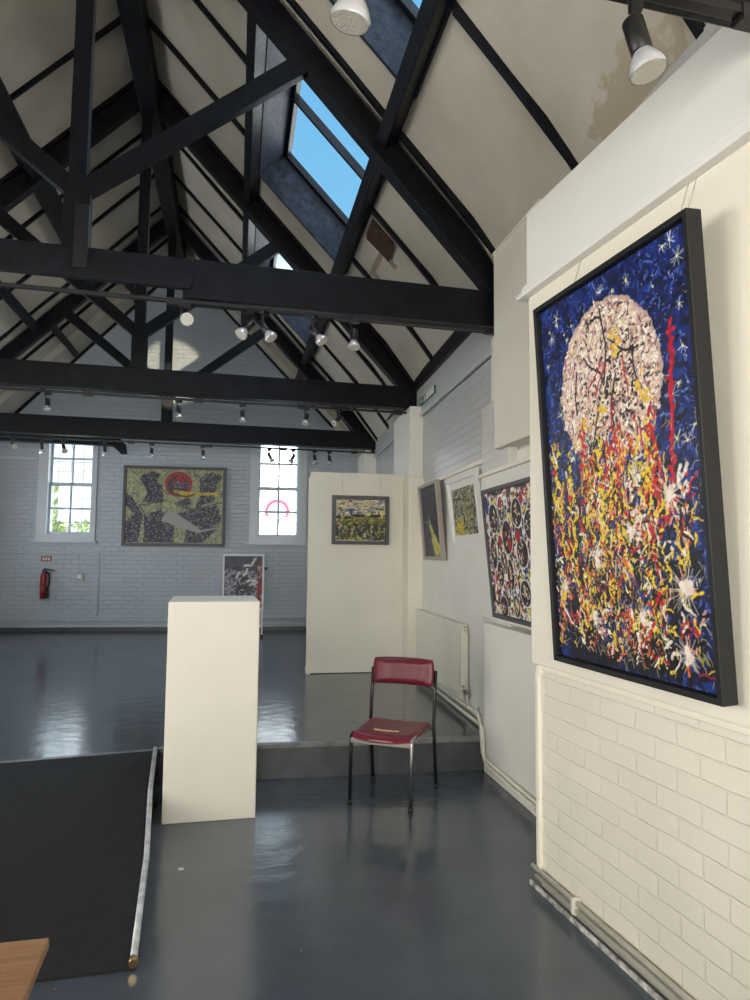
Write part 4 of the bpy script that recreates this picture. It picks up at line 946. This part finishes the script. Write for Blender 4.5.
cushion('seat', seat_fn, 24, 24, .03, ch, M['vinyl'])
def back_fn(u, v, side):
    x = (u-.5)*2; y = (v-.5)*2; cx = x*math.sqrt(1-.10*y**4); cy = y*math.sqrt(1-.10*x**4)
    X = cx*.222; Z = .783+cy*.092; Y = by+.012-.0+.045*(1-x*x)+.12*(Z-.74)
    return (X, Y+(-.034*rnd2(u, v, .22)-.006 if side else .010), Z)
cushion('backrest', back_fn, 28, 14, .03, ch, M['vinyl'])
tr = MB(); pts = [(-.09, -.10), (-.02, -.115), (.075, -.105), (.08, -.093), (.0, -.10), (-.08, -.088)]
i0 = len(tr.v); tr.v += [(x, y, .4515) for x, y in pts]+[(x, y, .4575) for x, y in pts]; n_ = len(pts)
tr.f.append(tuple(range(n_, 2*n_))); tr.sm.append(False)
for k in range(n_): tr.f.append((k, (k+1) % n_, n_+(k+1) % n_, n_+k)); tr.sm.append(False)
o = tr.build('seat_tear', M['foam'], ch, local=True); o['label'] = 'pale split in the vinyl showing foam'

# ------------------------------------------------------------ table corner, bottom left
tb = thing('table', 'light oak table whose corner shows at the bottom left', 'table', (-.925, 1.3, 0), (0, 0, R(2.0)))
tp = MB().box(-.565, .555, -.42, .41, .726, .75).build('table_top', M['oak'], tb, .003, local=True)
for sx_ in (-1, 1):
    for sy_ in (-1, 1): MB().box(sx_*.46-.02, sx_*.46+.02, sy_*.32-.02, sy_*.32+.02, 0, .726).build('leg', M['black'], tb, .003, local=True)
tag(MB().tube([(-.236, 3.81, .0), (-.236, 3.81, .003)], .016, 7).build('paint_flake', M['sign_white']), 'small white paint flake on the floor in front of the plinth', 'flake')

# ------------------------------------------------------------ outdoors, seen through the windows
struct(MB().box(-30, 30, 13.5, 60, -.9, -.8).build('ground', M['asphalt']))
def bush(cx, cy, z, rx, rz_, n, seed, label):
    rnd = random.Random(seed); root = thing('tree', label, 'tree', (cx, cy, -.8))
    MB().tube([(cx, cy, -.8), (cx+.1, cy, z*.5), (cx, cy, z)], [.09, .06, .03], 8).build('trunk', M['bark'], root)
    b_ = MB()
    for k in range(n):
        a, q, h = rnd.uniform(0, 6.3), rnd.random()**.5, rnd.uniform(-1, 1); c = Vector((cx+math.cos(a)*q*rx, cy+math.sin(a)*q*rx, z+h*rz_))
        d = Vector((rnd.gauss(0, 1), rnd.gauss(0, 1), rnd.gauss(0, 1))).normalized()*.12; e_ = d.orthogonal().normalized()*.07
        i = len(b_.v); b_.v += [tuple(c-d), tuple(c+e_), tuple(c+d), tuple(c-e_)]; b_.f.append((i, i+1, i+2, i+3)); b_.sm.append(False)
    me = bpy.data.meshes.new('foliage'); me.from_pydata([tuple(Vector(v_)-root.location) for v_ in b_.v], [], b_.f); me.materials.append(M['leaf'])
    o = bpy.data.objects.new('foliage', me); col.objects.link(o); o.parent = root; return root
bush(-3.45, 16.5, 1.7, .7, .55, 420, 1, 'yellow green shrub seen through the lower right panes of the left window')
bush(-4.55, 17.5, 2.4, .45, .7, 220, 2, 'pale leafy tree at the left edge of the left window')
hs = thing('house', 'pale rendered house across the road seen through the left window', 'house', (-7, 30, -.8))
MB().box(-13, -4.9, 28, 34, -.8, 5.0).build('wall', M['render'], hs); MB().prism([(-13.4, 5), (-4.5, 5), (-9, 8)], 27.8, 34.2).build('roof', M['pale_blue'], hs)
MB().box(-6.4, -5.6, 27.9, 28.02, 2.6, 4.0).build('window', M['pale_blue'], hs)
ts = thing('road_sign', 'round road sign with a red ring on a grey post outside the right window', 'road sign', (1.05, 17.5, -.8))
MB().tube([(.98, 17.52, -.8), (.98, 17.52, 3.2)], .035, 8).build('post', M['galv'], ts)
MB().tube([(.98, 17.48, 2.66), (.98, 17.46, 2.66)], .31, 32).build('disc', M['sign_white'], ts)
M['ring'] = mat('ring_red', (.75, .12, .22, 1), .5)
rg = MB(); rg.tube([(.98+.265*math.cos(t*math.pi/24), 17.455, 2.66+.265*math.sin(t*math.pi/24)) for t in range(49)], .036, 6).build('red_ring', M['ring'], ts)
MB().box(.88, 1.08, 17.445, 17.455, 2.64, 2.72).build('numeral', M['galv'], ts)
sh = thing('lamp_post', 'grey lamp post outside seen through the right half of the right window', 'lamp post', (1.5, 19, -.8))
MB().tube([(1.62, 19, -.8), (1.62, 19, 5.4)], [.11, .07], 10).build('post', M['galv'], sh); MB().box(1.0, 1.66, 18.9, 19.1, 5.35, 5.5).build('lantern', M['galv'], sh)
